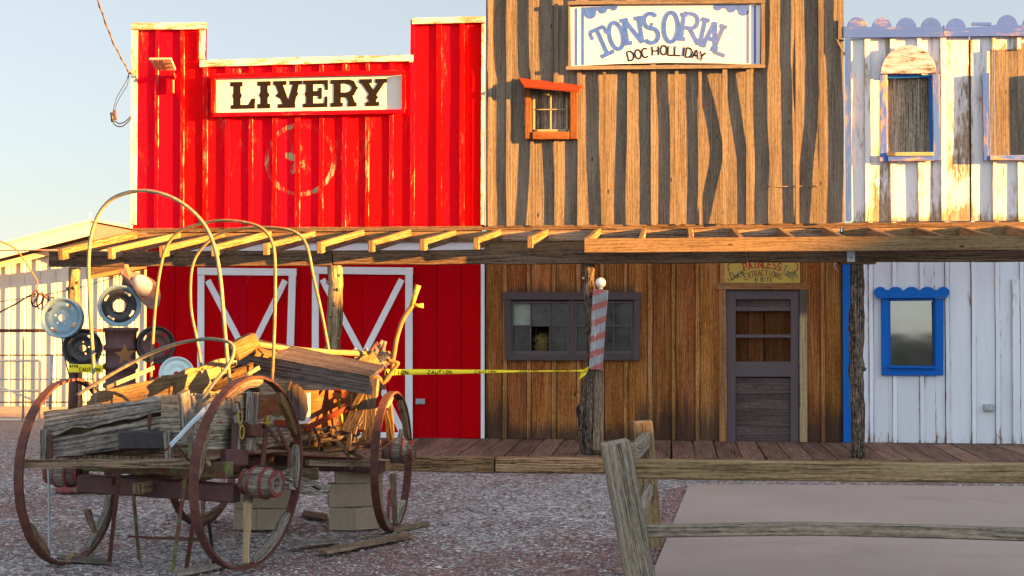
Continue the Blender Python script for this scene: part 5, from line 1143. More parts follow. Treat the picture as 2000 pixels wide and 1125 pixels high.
mb = MB(); mb.beam(atd(727, 728, D), atd(746, 714, D), .06, .02, UP, seg=3); mb.build('iron_strap', M['rust_or'], wag)
mb = MB(); mb.tube(spline([atd(722, 690, D), atd(731, 674, D), atd(738, 670, D)], 4), .018, 6); mb.build('hook', M['rust'], wag)
mb = MB()
for k in range(3): mb.beam(atd(738 + k * 6, 765 - k * 2, D + .1), atd(739 + k * 6, 735 - k * 2, D + .1), .02, .012, AX)
mb.beam(atd(736, 757, D + .09), atd(752, 755, D + .09), .02, .012, UP); mb.build('iron_strap', M['dark'], wag)
# hoops
def hoop(pts, mat, r=.0175): 
    mb = MB(); P = spline(pts, 7); mb.tube(P, r, 10, rough=.08); return mb.build('hoop', M[mat], wag)
hy = -.05
hoop([wy(x, y, hy) for x, y in ((186, 800), (183, 720), (178, 640), (174, 560), (173, 510), (178, 460), (192, 420), (217, 390), (255, 375), (295, 374), (340, 388), (378, 415), (404, 447), (421, 490), (431, 550), (437, 620), (444, 700), (452, 770), (457, 805))], 'bow_g', .0145)
hy = 1.0
hoop([wy(x, y, hy) for x, y in ((294, 760), (297, 690), (304, 590), (314, 520), (326, 480), (350, 452), (390, 438), (430, 431), (475, 434), (510, 445), (530, 470), (537, 510), (537, 600), (534, 690), (531, 750))], 'bow', .0135)
hy = 1.95
hoop([wy(x, y, hy) for x, y in ((393, 715), (386, 670), (374, 610), (372, 560), (376, 520), (390, 490), (420, 462), (460, 448), (510, 444), (560, 448), (588, 462), (602, 490), (612, 540), (630, 620), (645, 700), (658, 770))], 'bow', .0135)
mb = MB(); mb.tube(spline([wx(657, 765, Rx + .1), wx(668, 820, Rx + .1), wx(680, 880, Rx + .12), wx(684, 905, Rx + .12)], 4), .015, 8); mb.build('hoop', M['yiron'], wag)
mb = MB(); c = wx(658, 772, Rx + .1); mb.box(c.x - .035, c.x + .035, c.y - .03, c.y + .03, c.z - .025, c.z + .025); mb.build('hoop_socket', M['rust_or'], wag, bevel=.006)
# fallen hoop
hoop([atd(150, 772, 10.3), atd(205, 738, 10.3), atd(270, 702, 10.3), atd(330, 676, 10.2), atd(390, 663, 10.1), atd(430, 664, 10.0), atd(452, 672, 9.95), atd(456, 690, 9.9), atd(445, 715, 9.85), atd(420, 745, 9.8), atd(395, 782, 9.75), atd(378, 825, 9.7), atd(372, 870, 9.7), atd(370, 895, 9.7)], 'bow_g', .0135)
mb = MB(); mb.beam(atd(208, 757, 10.35), atd(300, 718, 10.8), .03, .015, UP, seg=5, jit=.005); mb.build('splinter', M['pale'], wag)
# irons hanging below, and a rusty strap near the ground
for (a, b, w_, mt, z) in (((232, 930), (213, 1103), .028, 'rust', 9.9), ((259, 950), (272, 1092), .022, 'moss', 10.2), ((364, 920), (337, 1115), .026, 'moss', 9.9), ((384, 980), (364, 1110), .03, 'rust', 9.9), ((408, 1020), (418, 1100), .022, 'dark', 10.1), ((95, 915), (96, 1075), .012, 'steel', 10.2)):
    mb = MB(); p, q = atd(*a, z), atd(*b, z); q = atz(*b, .005) if abs(atz(*b, 0).y - q.y) < .6 else q; mb.beam(p, q, w_, .014, AX, seg=3, jit=.004); mb.build('hanging_rod', M[mt], wag)
mb = MB(); mb.plank(atd(248, 1050, 10.4), atd(390, 1058, 10.2), atd(392, 1050, 10.2), atd(250, 1046, 10.4), .02, 6, .004); mb.build('iron_strap', M['rust'], wag)
# cross pieces under the far side
mb = MB(); mb.beam(wl_(-.5, 1.1, .58), wl_(.75, 1.2, .58), .10, .05, UP, seg=6, jit=.02); mb.beam(atd(600, 903, 11.2), atd(720, 906, 11.7), .05, .05, UP, seg=6, jit=.01); mb.build('cross_timber', M['greyb'], wag)
for (a, b) in (((560, 932), (640, 952)), ((560, 950), (640, 965))):
    mb = MB(); mb.beam(atd(*a, 10.6), atd(*b, 11.2), .07, .05, UP, seg=5, jit=.03, w1=.03); mb.build('splinter', M['grey'], wag)
# ------------------------------------------------------------------ things lying on or by the wagon
mb = MB(); mb.plank(wy(38, 914, -.62), wy(402, 913, -.60), wy(402, 897, -.60), wy(40, 899, -.62), .05, 18, .01, .03)
o = mb.build('loose_plank', M['greyb'], bevel=.004); tag(o, 'long weathered plank laid crosswise between the two rear wagon wheels', 'plank')
# notice
sg = thing('notice', 'white notice with faded red print fixed to the wagon side', 'notice', wx(598, 826, Rx + .03))
mb = MB(); pts = [(585, 826), (605.5, 824), (605.5, 769), (588, 770)]; mb.prism([wx(*p, Rx + .035) for p in pts], -AX * .004, up=UP); mb.build('board', M['paper'], sg)
mb = MB(); nn = AX
for (a, b) in (((586, 770), (605, 769)), ((604.5, 770), (604.5, 825)), ((586, 827), (605, 825))): mb.beam(wx(*a, Rx + .035), wx(*b, Rx + .035), .012, .012, UP if abs(a[1]-b[1]) < 9 else FW)
mb.build('border', M['paper'], sg)
mb = MB(); ik = Ink(mb, 0, .003, lambda x, y, o: wx(x, y, Rx + .037 + o)); ik.text('FRAGILE', 587, 794.5, 602.5, 793.5, 3.6, .8); ik.text('DO NOT', 587.5, 805, 601, 804, 4, .9); mb.build('lettering', M['pink'], sg)
# cinder blocks
def cinder(p, q, depth, ht, label, grp, px_rot=None):
    """front face from p to q (ground points), solid block with hollows painted dark"""
    p = V(p); q = V(q); d = (q - p).normalized(); n = V((-d.y, d.x, 0)); L = (q - p).length; z = p.z
    if n.dot(CAM - p) > 0: n = -n
    t = thing('cinder_block', label, 'cinder block', (p + q) / 2 + n * depth / 2, grp)
    mb = MB(); mb.prism([p, q, q + n * depth, p + n * depth], (0, 0, ht)); mb.build('shell', M['block'], t, bevel=.006)
    mb = MB()
    for k in (.12, .56):
        a = p + d * L * k + n * depth * .2; b = a + d * L * .32; mb.prism([a, b, b + n * depth * .6, a + n * depth * .6], (0, 0, ht + .002))
    mb.build('core', M['hollow_dark'], t)  # solid near-black insets stand in for shade inside the hollows
GB = 'cinder blocks under the wagon'
g0, g1, g2 = atz(642, 1036), atz(692, 1037), atz(741, 1033)
ht = (g0 - CAM).dot(_rm @ V((0, 0, -1))) / FPX * 40
cinder(g0, g1, .2, ht * 1.08, 'grey cinder block at the bottom left of the pile inside the front right wheel', GB); cinder(g1 + V((.006, 0, 0)), g2, .2, ht * 1.08, 'grey cinder block at the bottom right of the pile inside the front right wheel', GB)
up = V((0, 0, ht * 1.08 + .002)); a = g0 + V((-.005, .015, 0)) + up; b = g2 + V((.03, .02, 0)) + up
cinder(a, b, .2, ht * 1.12, 'tan cinder block lying flat in the middle of the front pile under the wagon', GB)
up2 = V((0, 0, ht * 1.12 + .002)); c = a.lerp(b, .10) + up2 + V((0, .03, 0)); e_ = a.lerp(b, .47) + up2 + V((0, -.05, 0)); f_ = a.lerp(b, .98) + up2 + V((0, .02, 0))
cinder(c, f_, .19, ht * .78, 'small grey cinder block on top of the front pile under the wagon', GB)
h0, h1, h2 = atz(455, 1034), atz(500, 1036), atz(560, 1035)
cinder(h0, h1, .2, ht * 1.0, 'grey cinder block at the bottom left of the pile behind the near wagon wheel', GB); cinder(h1 + V((.006, 0, 0)), h2, .2, ht * 1.0, 'tan cinder block at the bottom right of the pile behind the near wagon wheel', GB)
up = V((0, 0, ht + .002)); cinder(h0 + up + V((.0, .01, 0)), h2 + up + V((.03, .03, 0)), .2, ht * .98, 'tan cinder block lying on top of the pile behind the near wagon wheel', GB)
# slats on the ground
def slat(pts, lab, mat, th=.02):
    mb = MB(); q = [atz(*p, .03) for p in pts]; mb.plank(*q, th, 8, .02, .04); tag(mb.build('wood_slat', M[mat]), lab, 'slat', 'slats lying on the gravel')
slat([(640, 1078), (806, 1046), (800, 1038), (620, 1072)], 'longest pale broken slat lying on the gravel near the front wheel', 'pale_slat' if 'pale_slat' in M else 'greyb')
slat([(566, 1066), (664, 1054), (662, 1050), (566, 1060)], 'thin grey slat on the gravel between the cinder block piles', 'grey')
slat([(770, 1036), (838, 1022), (836, 1018), (770, 1030)], 'short slat on the gravel touching the front right wheel', 'greyb')
slat([(345, 1122), (455, 1100), (455, 1094), (340, 1114)], 'grey slat on the gravel at the foot of the near wheel', 'grey')
slat([(110, 1090), (215, 1098), (215, 1092), (112, 1082)], 'grey slat on the gravel under the left rear wheel', 'grey')
slat([(590, 1006), (640, 1014), (640, 1004), (592, 996)], 'dark rotten slat on the gravel between the two block piles', 'beam')
# ================================================================== FIGURE OF WHEEL RIMS
FD = 14.2
fig = thing('scrap_metal_figure', 'cowboy figure welded from old wheel rims with a rusty star and sheet metal hat', 'sculpture', atz(225, 965))
def fpt(px, py, dz=0): return atd(px, py, FD + dz)
def rim(px, py, rpx, dz, face, mats, name, holes=True, core=.17):
    c = fpt(px, py, dz); r = rpx / FPX * (FD + dz); ax = (CAM - c); ax.z *= .4; ax = (ax.normalized() + V(face)).normalized()
    mb = MB(); d = r * .34
    mb.lathe([(r * .86, -d), (r * 1.0, -d), (r * .93, -d * .6), (r * .86, -d * .3), (r * .93, d * .35), (r * 1.0, d * .5), (r * 1.0, d * .58), (r * .93, d * .55), (r * .86, d * .3), (r * .80, d * .1)], c, ax, 32, caps=False)
    o = mb.build(name, M[mats[0]], fig)
    e1 = ax.orthogonal().normalized(); e2 = ax.cross(e1); mb = MB()
    # dish with slots and bolt holes, cut as rings of quads
    rings = [(.82, .10), (.74, .2), (.64, .24), (.56, .20), (.47, .02), (.36, .0), (max(.28, core + .05), .04), (core, .06)]
    n = 40; base = len(mb.v)
    for (q, h) in rings:
        for k in range(n): t = 2 * math.pi * k / n; mb.v.append(c + ax * (h * d) + (e1 * math.cos(t) + e2 * math.sin(t)) * q * r)
    for i in range(len(rings) - 1):
        for k in range(n):
            if holes and i == 1 and k % 10 in (0, 1, 2): continue
            if holes and i == 5 and k % 8 == 0: continue
            j = (k + 1) % n; mb.face((i*n+k, i*n+j, (i+1)*n+j, (i+1)*n+k), [(k/n, rings[i][0]), ((k+1)/n, rings[i][0]), ((k+1)/n, rings[i+1][0]), (k/n, rings[i+1][0])], [(.5, .5)] * 4, .5, True)
    mb.build('dish', M[mats[1]], o); return o
rim(121, 621, 40, -.1, (-.25, 0, .05), ('rimblue', 'rimblue'), 'hand_rim')
rim(161, 680, 38, 0, (0, 0, 0), ('dark', 'dark'), 'arm_rim')
rim(304, 674, 37, .1, (.2, 0, 0), ('dark', 'drum'), 'arm_rim')
rim(345, 731, 34, -.05, (.1, 0, .2), ('rimgreen', 'rimgreen'), 'hand_rim', False)
rim(233, 597, 41, -.1, (0, 0, -.05), ('rimblue', 'dark'), 'head_rim', True, .30)
# pierced face plate eye: pale oval behind the head rim's dish is the lit shed seen through
mb = MB(); c0 = fpt(236, 640, .05); r = 34 / FPX * FD; z1 = c0.z; prof = []
zz = 0; L = z1 - .25
for k, (h, q) in enumerate(((0, .9), (0, 1.0), (.03, 1.0), (.045, .9), (.17, .86), (.19, .96), (.225, .96), (.24, .86), (.36, .86), (.38, .98), (.42, .98), (.435, .86), (.56, .86), (.575, .97), (.61, .97), (.625, .86), (.75, .86), (.77, .98), (.80, .98), (.82, .86), (L, .86), (L, 0))): prof.append((r * q, -h))
mb.lathe([(0, 0)] + prof, c0, UP, 28); mb.build('body_rims', M['drum'], fig)
for (px, lab) in ((142, None), (214, None)):
    mb = MB(); mb.tube([fpt(px + 3, 690, .05), fpt(px, 800, .05), atz(px - 2, 958) + UP * .02], .05, 10); mb.build('leg', M['drum'], fig)
    mb = MB(); q = atz(px, 962); mb.lathe([(0, .0), (.17, 0), (.18, .03), (.14, .08), (.05, .10), (0, .10)], V((q.x, q.y, .005)), UP, 24); mb.build('foot_rim', M['rust_red'], fig)
mb = MB(); st_ = []
sc, sz = fpt(244, 693, -.32), 20 / FPX * FD
u = (_rm @ V((1, 0, 0))); u = V((u.x, u.y, 0)).normalized(); nrm = u.cross(UP)
star = []
for k in range(10):
    t = R(90 + 36 * k + 4); q = sz * (1.05 if k % 2 == 0 else .46); star.append(sc + u * (q * math.cos(t)) + UP * (q * math.sin(t)))
mb.prism(star, nrm * -.012, up=UP); mb.build('star_badge', M['rust_or'], fig)
# hat: curled brim and dented crown
hc = fpt(274, 560, .05); tilt = (V((.62, -.25, .74))).normalized(); h1 = V((tilt.y, -tilt.x, 0)).normalized(); h2 = tilt.cross(h1)
if h2.dot(u) < 0: h2 = -h2
mb = MB(); n = 36; k_ = FD / FPX
for i in range(7):
    q = .3 + .7 * i / 6
    for k in range(n):
        t = 2 * math.pi * k / n; x, y = math.cos(t) * q, math.sin(t) * q
        lift = .55 * abs(x) ** 3 * q + .16 * max(0, -y) ** 3
        mb.v.append(hc - tilt * (10 * k_) + h1 * (x * 36 * k_) + h2 * (y * 56 * k_) + tilt * (lift * 40 * k_))
for i in range(6):
    for k in range(n): j = (k + 1) % n; mb.face((i*n+k, i*n+j, (i+1)*n+j, (i+1)*n+k), [(0, 0)] * 4, [(.5, .5)] * 4, .5, True)
o = mb.build('hat_brim', M['hat'], fig); sm = o.modifiers.new('thick', 'SOLIDIFY'); sm.thickness = .008
mb = MB(); cc = hc + tilt * (-8 * k_)
mb.lathe([(0, 24 * k_), (9 * k_, 25 * k_), (17 * k_, 25 * k_), (21 * k_, 17 * k_), (24 * k_, 0)], cc, tilt, 24); mb.build('hat_crown', M['hatw'], fig)
mb = MB(); mb.prism([fpt(243, 516, -.05), fpt(258, 560, 0), fpt(236, 566, -.02)], V((.02, .05, 0))); mb.build('brim_peak', M['hat'], fig)
# lasso wire and its coil
las = thing('lasso', 'rusty wire lasso with a loose coil held out by the rim figure', 'lasso', fpt(80, 590))
mb = MB(); mb.tube(spline([fpt(-10, 468), fpt(14, 477), fpt(32, 488), fpt(50, 512), fpt(66, 538), fpt(73, 552), fpt(71, 570)], 5), .0085, 6); mb.build('rod', M['rust_or'], las)
mb = MB(); co = []
for i in range(57):
    t = i / 56; co.append(fpt(62 + 38 * t + 9 * math.sin(t * 22), 580 + 16 * t + 15 * math.cos(t * 22 + .4), .06 * math.sin(t * 22 + 1)))
mb.tube(co, .0085, 6); mb.build('coil', metal('coil_rust', (.05, .012, .01), (.14, .03, .025), 20), las)
mb = MB(); mb.tube(spline([fpt(71, 571), fpt(85, 578), fpt(100, 592), fpt(112, 617), fpt(119, 650), fpt(125, 690), fpt(132, 722), fpt(136, 735)], 5), .006, 6); mb.tube(spline([fpt(-5, 612), fpt(30, 594), fpt(55, 579), fpt(70, 574)], 4), .009, 6); mb.build('cord', M['cable'], las)
# strip of warning tape tied on the figure
tp_ = thing('caution_tape', 'short yellow caution strip tied under the black wheel rim', 'tape', fpt(168, 722))
mb = MB(); TD = -.12; mb.plank(fpt(134, 727, TD), fpt(201, 728, TD), fpt(201, 712, TD), fpt(134, 711, TD), .003, 6, .01); mb.build('strip', M['yellow'], tp_)
mb = MB(); ik = Ink(mb, 0, .003, lambda x, y, o: fpt(x, y, TD - .012 - o)); ik.text('CAUTION', 154, 721.5, 196, 722, 6.5, 1.3); ik.text('ATTN', 135.5, 715, 152, 715.5, 4.5, 1.2); mb.build('lettering', M['ink'], tp_)
# ================================================================== CORRUGATED SHED, WIRE FENCE
SY = 6.4
shed = thing('metal_shed', 'cream ribbed metal shed with salmon roof edge beyond the wagon', 'shed', (X(120, 800, SY), SY, 0))
mb = MB()
def rib_sheet(mb, x0, x1, Y, zb, zt, pitch=.305):
    x = x0; cols = []
    while x < x1 + .001:
        for (dx, dy) in ((0, 0), (.105, 0), (.125, -.024), (.195, -.024), (.215, 0), (.235, 0), (.245, -.006), (.262, -.006), (.272, 0)): cols.append((x + dx, Y + dy))
        x += pitch
    b = len(mb.v)
    for (cx, cy) in cols: mb.v.append(V((cx, cy, zb))); mb.v.append(V((cx, cy, zt(cx))))
    for i in range(len(cols) - 1): mb.face((b+2*i, b+2*i+2, b+2*i+3, b+2*i+1), [(0, 0)] * 4, [(.5, .5)] * 4, .5)
xr0, xr1 = X(-120, 615, SY), X(305, 615, SY); ridge = at(181, 432, SY - .5); r0 = at(-10, 481, SY - .5)
slope = (ridge.z - r0.z) / (ridge.x - r0.x)
def roofz(x): return ridge.z - slope * (ridge.x - x) if x < ridge.x else ridge.z - .19 * (x - ridge.x)
rib_sheet(mb, xr0, xr1, SY, .12, lambda x: roofz(x) - .30)
mb.build('ribbed_wall', M['ribs'], shed)
mb = MB(); mb.prism([V((xr0, SY + .05, 0)), V((xr1 + .3, SY + .05, 0)), V((xr1 + .3, SY + .05, roofz(xr1) - .35)), V((ridge.x, SY + .05, ridge.z - .35)), V((xr0, SY + .05, roofz(xr0) - .35))], (0, 8, 0), up=UP); mb.build('wall', M['ribs'], shed)
def rake(mb, xa, xb, dz0, dz1, Y, t): mb.prism([V((xa, Y, roofz(xa) + dz0)), V((xb, Y, roofz(xb) + dz0)), V((xb, Y, roofz(xb) + dz1)), V((xa, Y, roofz(xa) + dz1))], (0, t, 0), up=XX)
mb = MB(); rake(mb, xr0 - .5, ridge.x, -.25, .0, SY - .5, .03); mb.build('rake_board', M['shedroof'], shed)
mb = MB(); rake(mb, xr0 - .5, ridge.x, -.36, -.26, SY - .12, .05); mb.build('rake_trim', M['shedroof'], shed)
mb = MB(); xe = xr1 + .8; rake(mb, ridge.x + .01, xe, -.36, -.03, SY - .5, .03); mb.build('salmon_board', M['salmon'], shed)
mb = MB()
mb.prism([V((xr0 - .5, SY - .53, roofz(xr0 - .5) + .002)), V((ridge.x, SY - .53, ridge.z + .002)), V((xe, SY - .53, roofz(xe) + .002)), V((xe, SY - .53, roofz(xe) + .045)), V((ridge.x, SY - .53, ridge.z + .045)), V((xr0 - .5, SY - .53, roofz(xr0 - .5) + .045))], (0, 9, 0), up=XX); mb.build('roof', M['shedroof'], shed)
# a lower porch eave on its right end
mb = MB(); a, b = at(176, 545, SY - .9), at(300, 520, SY - .9); mb.prism([a, b, b + UP * .07, a + UP * .07], (0, .04, 0)); mb.build('eave_board', M['orange'], shed)
mb = MB(); a, b = at(176, 538, SY - .9), at(300, 513, SY - .9); mb.prism([a, b, b + UP * .17, a + UP * .17], (0, .9, 0)); mb.build('eave_soffit', M['beam'], shed)
mb = MB(); mb.tube([at(350 / 2, 432, SY) + UP * .0, at(350 / 2, 415, SY)], .02, 6); o = mb.build('vent_pipe', M['shedroof'], shed)
mb = MB(); mb.box(xr0, xr1 + .3, SY - .03, SY + .02, 0, .14); mb.build('footing', M['concrete'], shed)
# fence
FYY = 4.9
fen = thing('wire_fence', 'wire and pipe fence with a chain link gate in front of the metal shed', 'fence', (X(60, 830, FYY), FYY, 0))
def f3(px, py): p = at(px, py, FYY); return p
for (a, b, r, mt, nm) in (((-60, 646), (255, 645), .03, 'rust', 'rail'), ((-60, 489), (255, 488), .012, 'salmon', 'wire'), ((-60, 694), (255, 693), .012, 'rust_or', 'wire'), ((-60, 741), (255, 740), .012, 'steel', 'wire'), ((-60, 786), (255, 785), .012, 'rust_or', 'wire'), ((45, 836), (46, 646), .022, 'steel', 'post'), ((98, 800), (101, 695), .03, 'steel', 'post'), ((190, 836), (191, 640), .025, 'steel', 'post'), ((-40, 836), (-40, 646), .025, 'steel', 'post')):
    mb = MB(); mb.tube([f3(*a), f3(*b)], r, 6); mb.build(nm, M[mt], fen)
mb = MB()
for (a, b) in (((-60, 705), (77, 704)), ((77, 704), (77, 820)), ((-60, 764), (76, 763)), ((-60, 820), (77, 820))): mb.tube([f3(*a), f3(*b)], .022, 6)
mb.tube([f3(-40, 740), f3(88, 790)], .02, 6); g_ = mb.build('gate_frame', M['rimgreen'] if False else M['shedroof'], fen)
mb = MB()
for k in range(-34, 30):
    for s_ in (1, -1):
        x0 = k * 4.4; a, b = (x0, 706), (x0 + s_ * 62, 818)
        # clip to the panel
        def cl(p, q):
            (xa, ya), (xb, yb) = p, q
            for lim, side_ in ((-60, 0), (76, 1)):
                if side_ == 0:
                    if xa < lim and xb < lim: return None
                    if xa < lim: ya += (yb - ya) * (lim - xa) / (xb - xa); xa = lim
                    if xb < lim: yb = ya + (yb - ya) * (lim - xa) / (xb - xa); xb = lim
                else:
                    if xa > lim and xb > lim: return None
                    if xa > lim: ya += (yb - ya) * (lim - xa) / (xb - xa); xa = lim
                    if xb > lim: yb = ya + (yb - ya) * (lim - xa) / (xb - xa); xb = lim
            return (xa, ya), (xb, yb)
        r_ = cl(a, b)
        if r_: mb.tube([f3(*r_[0]), f3(*r_[1]) + YY * .012 * s_], .0035, 3, caps=False)
mb.build('chain_mesh', M['steel'], g_)
# thin service wire across the shed
mb = MB(); mb.tube(spline([at(-20, 592, 3.0), at(60, 580, 2.5), at(150, 563, 2.0), at(250, 533, 1.0)], 5), .006, 5); o = mb.build('wire', M['cable']); tag(o, 'thin dark wire running slantwise in front of the metal shed', 'wire')
# ================================================================== SERVICE CABLE, FLOODLIGHT
pc = thing('power_cable', 'twisted service cable dropping from the sky to the red false front', 'cable', at(256, 140, UY))
def u3(px, py, Y=-.1): return at(px, py, Y)
mb = MB(); P = spline([u3(150, -110, -2.6), u3(189, -5, -1.6), u3(203, 35, -1.1), u3(220, 80, -.6), u3(238, 115, -.3), u3(252, 141, -.12)], 8); mb.tube(P, .009, 6)
Q = [p + V((.012 * math.cos(i * .9), 0, .012 * math.sin(i * .9))) for i, p in enumerate(P)]; mb.tube(Q, .007, 6); mb.build('twisted_wire', M['cab'], pc)
mb = MB()
mb.tube(spline([u3(252, 141), u3(247, 158), u3(235, 178), u3(226, 196), u3(221, 218)], 5), .005, 5); mb.tube(spline([u3(252, 143), u3(249, 165), u3(240, 180), u3(229, 200), u3(224, 216)], 5), .005, 5)
mb.tube(spline([u3(219, 236), u3(226, 245), u3(238, 247), u3(250, 238), u3(258, 228)], 5), .008, 6); mb.tube(spline([u3(224, 236), u3(232, 241), u3(242, 239), u3(252, 231), u3(258, 224)], 5), .008, 6); mb.build('drip_loop', M['cable'], pc)
mb = MB(); mb.tube([u3(218, 220), u3(220, 238)], .024, 8); mb.build('splice', M['dark'], pc); mb = MB(); mb.tube([u3(224, 215), u3(226, 234)], .02, 8); mb.build('splice', M['rust'], pc)
mb = MB(); mb.tube([u3(251, 141), u3(258, 145), u3(262, 147, UY - .04)], .014, 6); mb.build('wire_clamp', M['rust'], pc)
lp = thing('floodlight', 'rust red panel floodlight on a bracket at the top left of the red front', 'lamp', at(342, 150, UY))
LY = UY - .32
mb = MB(); a = [V((at(x, y, Y).x, Y, at(x, y, Y).z)) for x, y, Y in ((306, 138, LY + .06), (343, 138, LY + .1), (334, 115.5, LY - .12), (290, 116, LY - .16))]; mb.prism(a, (0, .02, .03), up=XX); mb.build('panel', flat('salmon_lens', (.42, .24, .19), .6, .1), lp, bevel=.006)
mb = MB()
for k in (.33, .66):
    p, q = a[0].lerp(a[3], k), a[1].lerp(a[2], k); mb.beam(p + V((0, -.008, -.004)), q + V((0, -.008, -.004)), .012, .006, YY)
for k in (.25, .5, .75):
    p, q = a[0].lerp(a[1], k), a[3].lerp(a[2], k); mb.beam(p + V((0, -.008, -.004)), q + V((0, -.008, -.004)), .006, .006, XX)
mb.build('grille', M['rust'], lp)
mb = MB(); mb.beam(at(336, 143, LY + .12), at(340, 152, UY - .06), .05, .06, XX); mb.box(at(338, 150, UY).x - .03, at(338, 150, UY).x + .03, UY - .08, UY - .03, Z(183, 340, UY), Z(143, 340, UY)); mb.beam(at(312, 147, UY - .06), at(336, 152, UY - .06), .05, .03, UP); mb.build('bracket', M['red_batten'], lp)
# ================================================================== CAUTION TAPE from the wagon to the crooked post
ct = thing('caution_tape', 'long yellow caution tape stretched from the wagon to the crooked post', 'tape', at(950, 724, -3))
A, B = atd(752, 727, 12.1), at(1146, 724, BY - .13)
n = 48; top, bot = [], []
for i in range(n + 1):
    k = i / n; c = A.lerp(B, k) - UP * (.0 * math.sin(math.pi * k)); tw = R(12 + 66 * min(1, k * 1.5)) if k < .95 else R(60)
    h = .027; d = UP * (h * math.cos(tw)) + YY * (h * math.sin(tw)); top.append(c + d); bot.append(c - d)
mb = MB(); b = len(mb.v)
for p, q in zip(bot, top): mb.v.append(p); mb.v.append(q)
for i in range(n): mb.face((b+2*i, b+2*i+2, b+2*i+3, b+2*i+1), [(0, 0)] * 4, [(.5, .5)] * 4, .5, True)
o = mb.build('strip', M['yellow'], ct); sm = o.modifiers.new('thick', 'SOLIDIFY'); sm.thickness = .0015
mb = MB(); W_ = (B - A).length
def tape(u_, v_, o):
    k = max(0, min(1, u_)); f = k * n; i = min(int(f), n - 1); t = f - i; p = bot[i].lerp(bot[i+1], t); q = top[i].lerp(top[i+1], t)
    nn = (q - p).cross(B - A).normalized()
    if nn.dot(CAM - p) < 0: nn = -nn
    return p.lerp(q, .5 - v_) + nn * o
ik = Ink(mb, 0, .0035, tape)
for c_ in (.035, .215, .42, .645, .84):
    L_ = .105
    for i, ch in enumerate('CAUTION'):
        x = c_ + L_ * (i - 3) / 7
        # strokes in tape units: across v 0..1, along u
        W, st = GL[ch]; cw = L_ / 7 * .72
        for pl in st:
            pts = [(x + (p[0] - W/2) / max(W, .3) * cw, -(p[1] - .5) * .62 + .1) for p in pl]
            for p, q in zip(pts[:-1], pts[1:]):
                dx, dy = q[0] - p[0], (q[1] - p[1]) * .012; L2 = math.hypot(dx, dy) or 1; ox, oy = -dy / L2 * .0011, dx / L2 * .0011 / .012
                ik.poly([(p[0] + ox, p[1] + oy), (q[0] + ox, q[1] + oy), (q[0] - ox, q[1] - oy), (p[0] - ox, p[1] - oy)]); ik.o -= .0001
        ik.o = .0035
mb.build('lettering', M['ink'], ct)
mb = MB(); e = at(1147, 724, BY - .14); mb.prism([e + V((-.01, 0, .04)), e + V((.03, .02, .06)), e + V((-.02, -.01, -.05)), e + V((-.10, -.03, -.11)), e + V((-.075, -.02, -.03))], (0, .003, 0)); mb.build('loose_end', M['yellow'], ct)
# ================================================================== SPLIT RAIL FENCE (foreground right)
sf = thing('split_rail_fence', 'weathered split rail fence with a leaning post beside the concrete slab', 'fence', atz(1262, 1140))
n0 = 9.2
def fp(px, py, z=n0): return atd(px, py, z)
vw = V((.6, .8, 0))
def post(b, t, w_, th, mat, name='post', rot=0, lab=None):
    mb = MB(); d = (t - b); K = 14; ax = d.normalized(); s_ = (V((math.cos(rot), math.sin(rot), 0))); s_ = (s_ - ax * s_.dot(ax)).normalized(); nn = ax.cross(s_); st = []
    for i in range(K + 1):
        k = i / K; q = 1 - (.06 if i == K else 0); st.append((b + d * k + s_ * (0.002 * mnoise.noise(V((i * .6, b.x, 0)))), s_, nn, w_ * q * (1 + .02 * mnoise.noise(V((i * .5, b.x, 4)))), th * q))
    mb.sweep(st); o = mb.build(name, M[mat], sf, bevel=.008)
    if lab: o['label'] = lab
    return o
b0 = atz(1254, 1150, -.02); d_ = (b0 - CAM).dot(_rm @ V((0, 0, -1)))
t0 = fp(1201, 862, d_ - .05)
post(b0, t0, .20, .13, 'fence', rot=R(12), lab='grey leaning front post')
b1 = atz(1276, 1076, -.02); z1 = (b1 - CAM).dot(_rm @ V((0, 0, -1)))
t1 = fp(1255, 822, z1)
p_ = post(b1, t1, .155, .12, 'fence_y', rot=R(6), lab='upright tan rear post with slots')
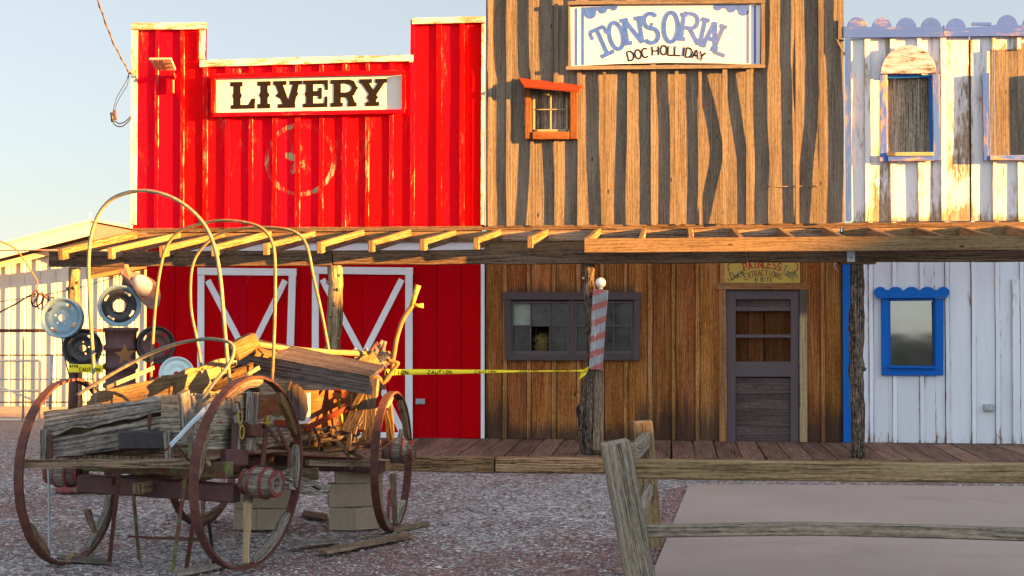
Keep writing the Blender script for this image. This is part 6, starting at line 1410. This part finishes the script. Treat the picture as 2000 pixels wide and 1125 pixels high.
u_ = (t1 - b1).normalized()
for (cx, cy, hh) in ((1258, 884, 26), (1266, 963, 24)):
    mb = MB(); c = fp(cx, cy, z1 - .066); s_ = V((math.cos(R(6)), math.sin(R(6)), 0)); k_ = z1 / FPX
    pts = [c + s_ * (10 * k_ * math.cos(R(t))) + u_ * ((8 if 0 <= t <= 180 else 0) * k_ * math.sin(R(t)) + (hh / 2 - 8) * k_ * (1 if 0 <= t <= 180 else -1)) for t in range(0, 181, 20)] + [c + s_ * (-10 * k_) + u_ * (-hh / 2 * k_), c + s_ * (10 * k_) + u_ * (-hh / 2 * k_)]
    mb.prism(pts, V((-math.sin(R(6)), math.cos(R(6)), 0)) * .02); mb.build('slot', M['beam'], p_)
def rail(pts, w_, th, mat, z=None, nm='rail', lab=None, seg=8, end=.92):
    P = spline([p for p in pts], seg); st = []; m = len(P)
    for i, p in enumerate(P):
        d = (P[min(i+1, m-1)] - P[max(i-1, 0)]).normalized(); s_ = (UP - d * d.z).normalized(); q = end if i in (0, m - 1) else 1
        st.append((p, s_, d.cross(s_), w_ * q * (1 + .05 * mnoise.noise(V((i * .35, w_, 1)))), th * q))
    mb = MB(); mb.sweep(st); o = mb.build(nm, M[mat], sf, bevel=.010)
    if lab: o['label'] = lab
zf = d_ + .02
rail([fp(1215, 915, zf), fp(1400, 918, zf - .03), fp(1700, 921, zf - .1), fp(2080, 925, zf - .2)], .132, .09, 'fence_y', lab='upper golden brown rail')
rail([fp(1240, 1038, zf), fp(1380, 1035, zf - .03), fp(1560, 1033, zf - .06), fp(1760, 1036.5, zf - .1), fp(2080, 1046, zf - .2)], .088, .08, 'fence', lab='lower grey bowed rail')
rail([fp(1232, 884, d_ + .12), fp(1244, 878, (d_ + z1) / 2), fp(1262, 858, z1 - .04)], .12, .07, 'fence', lab='short upper rail between the two posts')
rail([fp(1246, 1010, d_ + .12), fp(1256, 985, (d_ + z1) / 2), fp(1268, 955, z1 - .04)], .10, .06, 'fence', lab='short lower rail between the two posts')
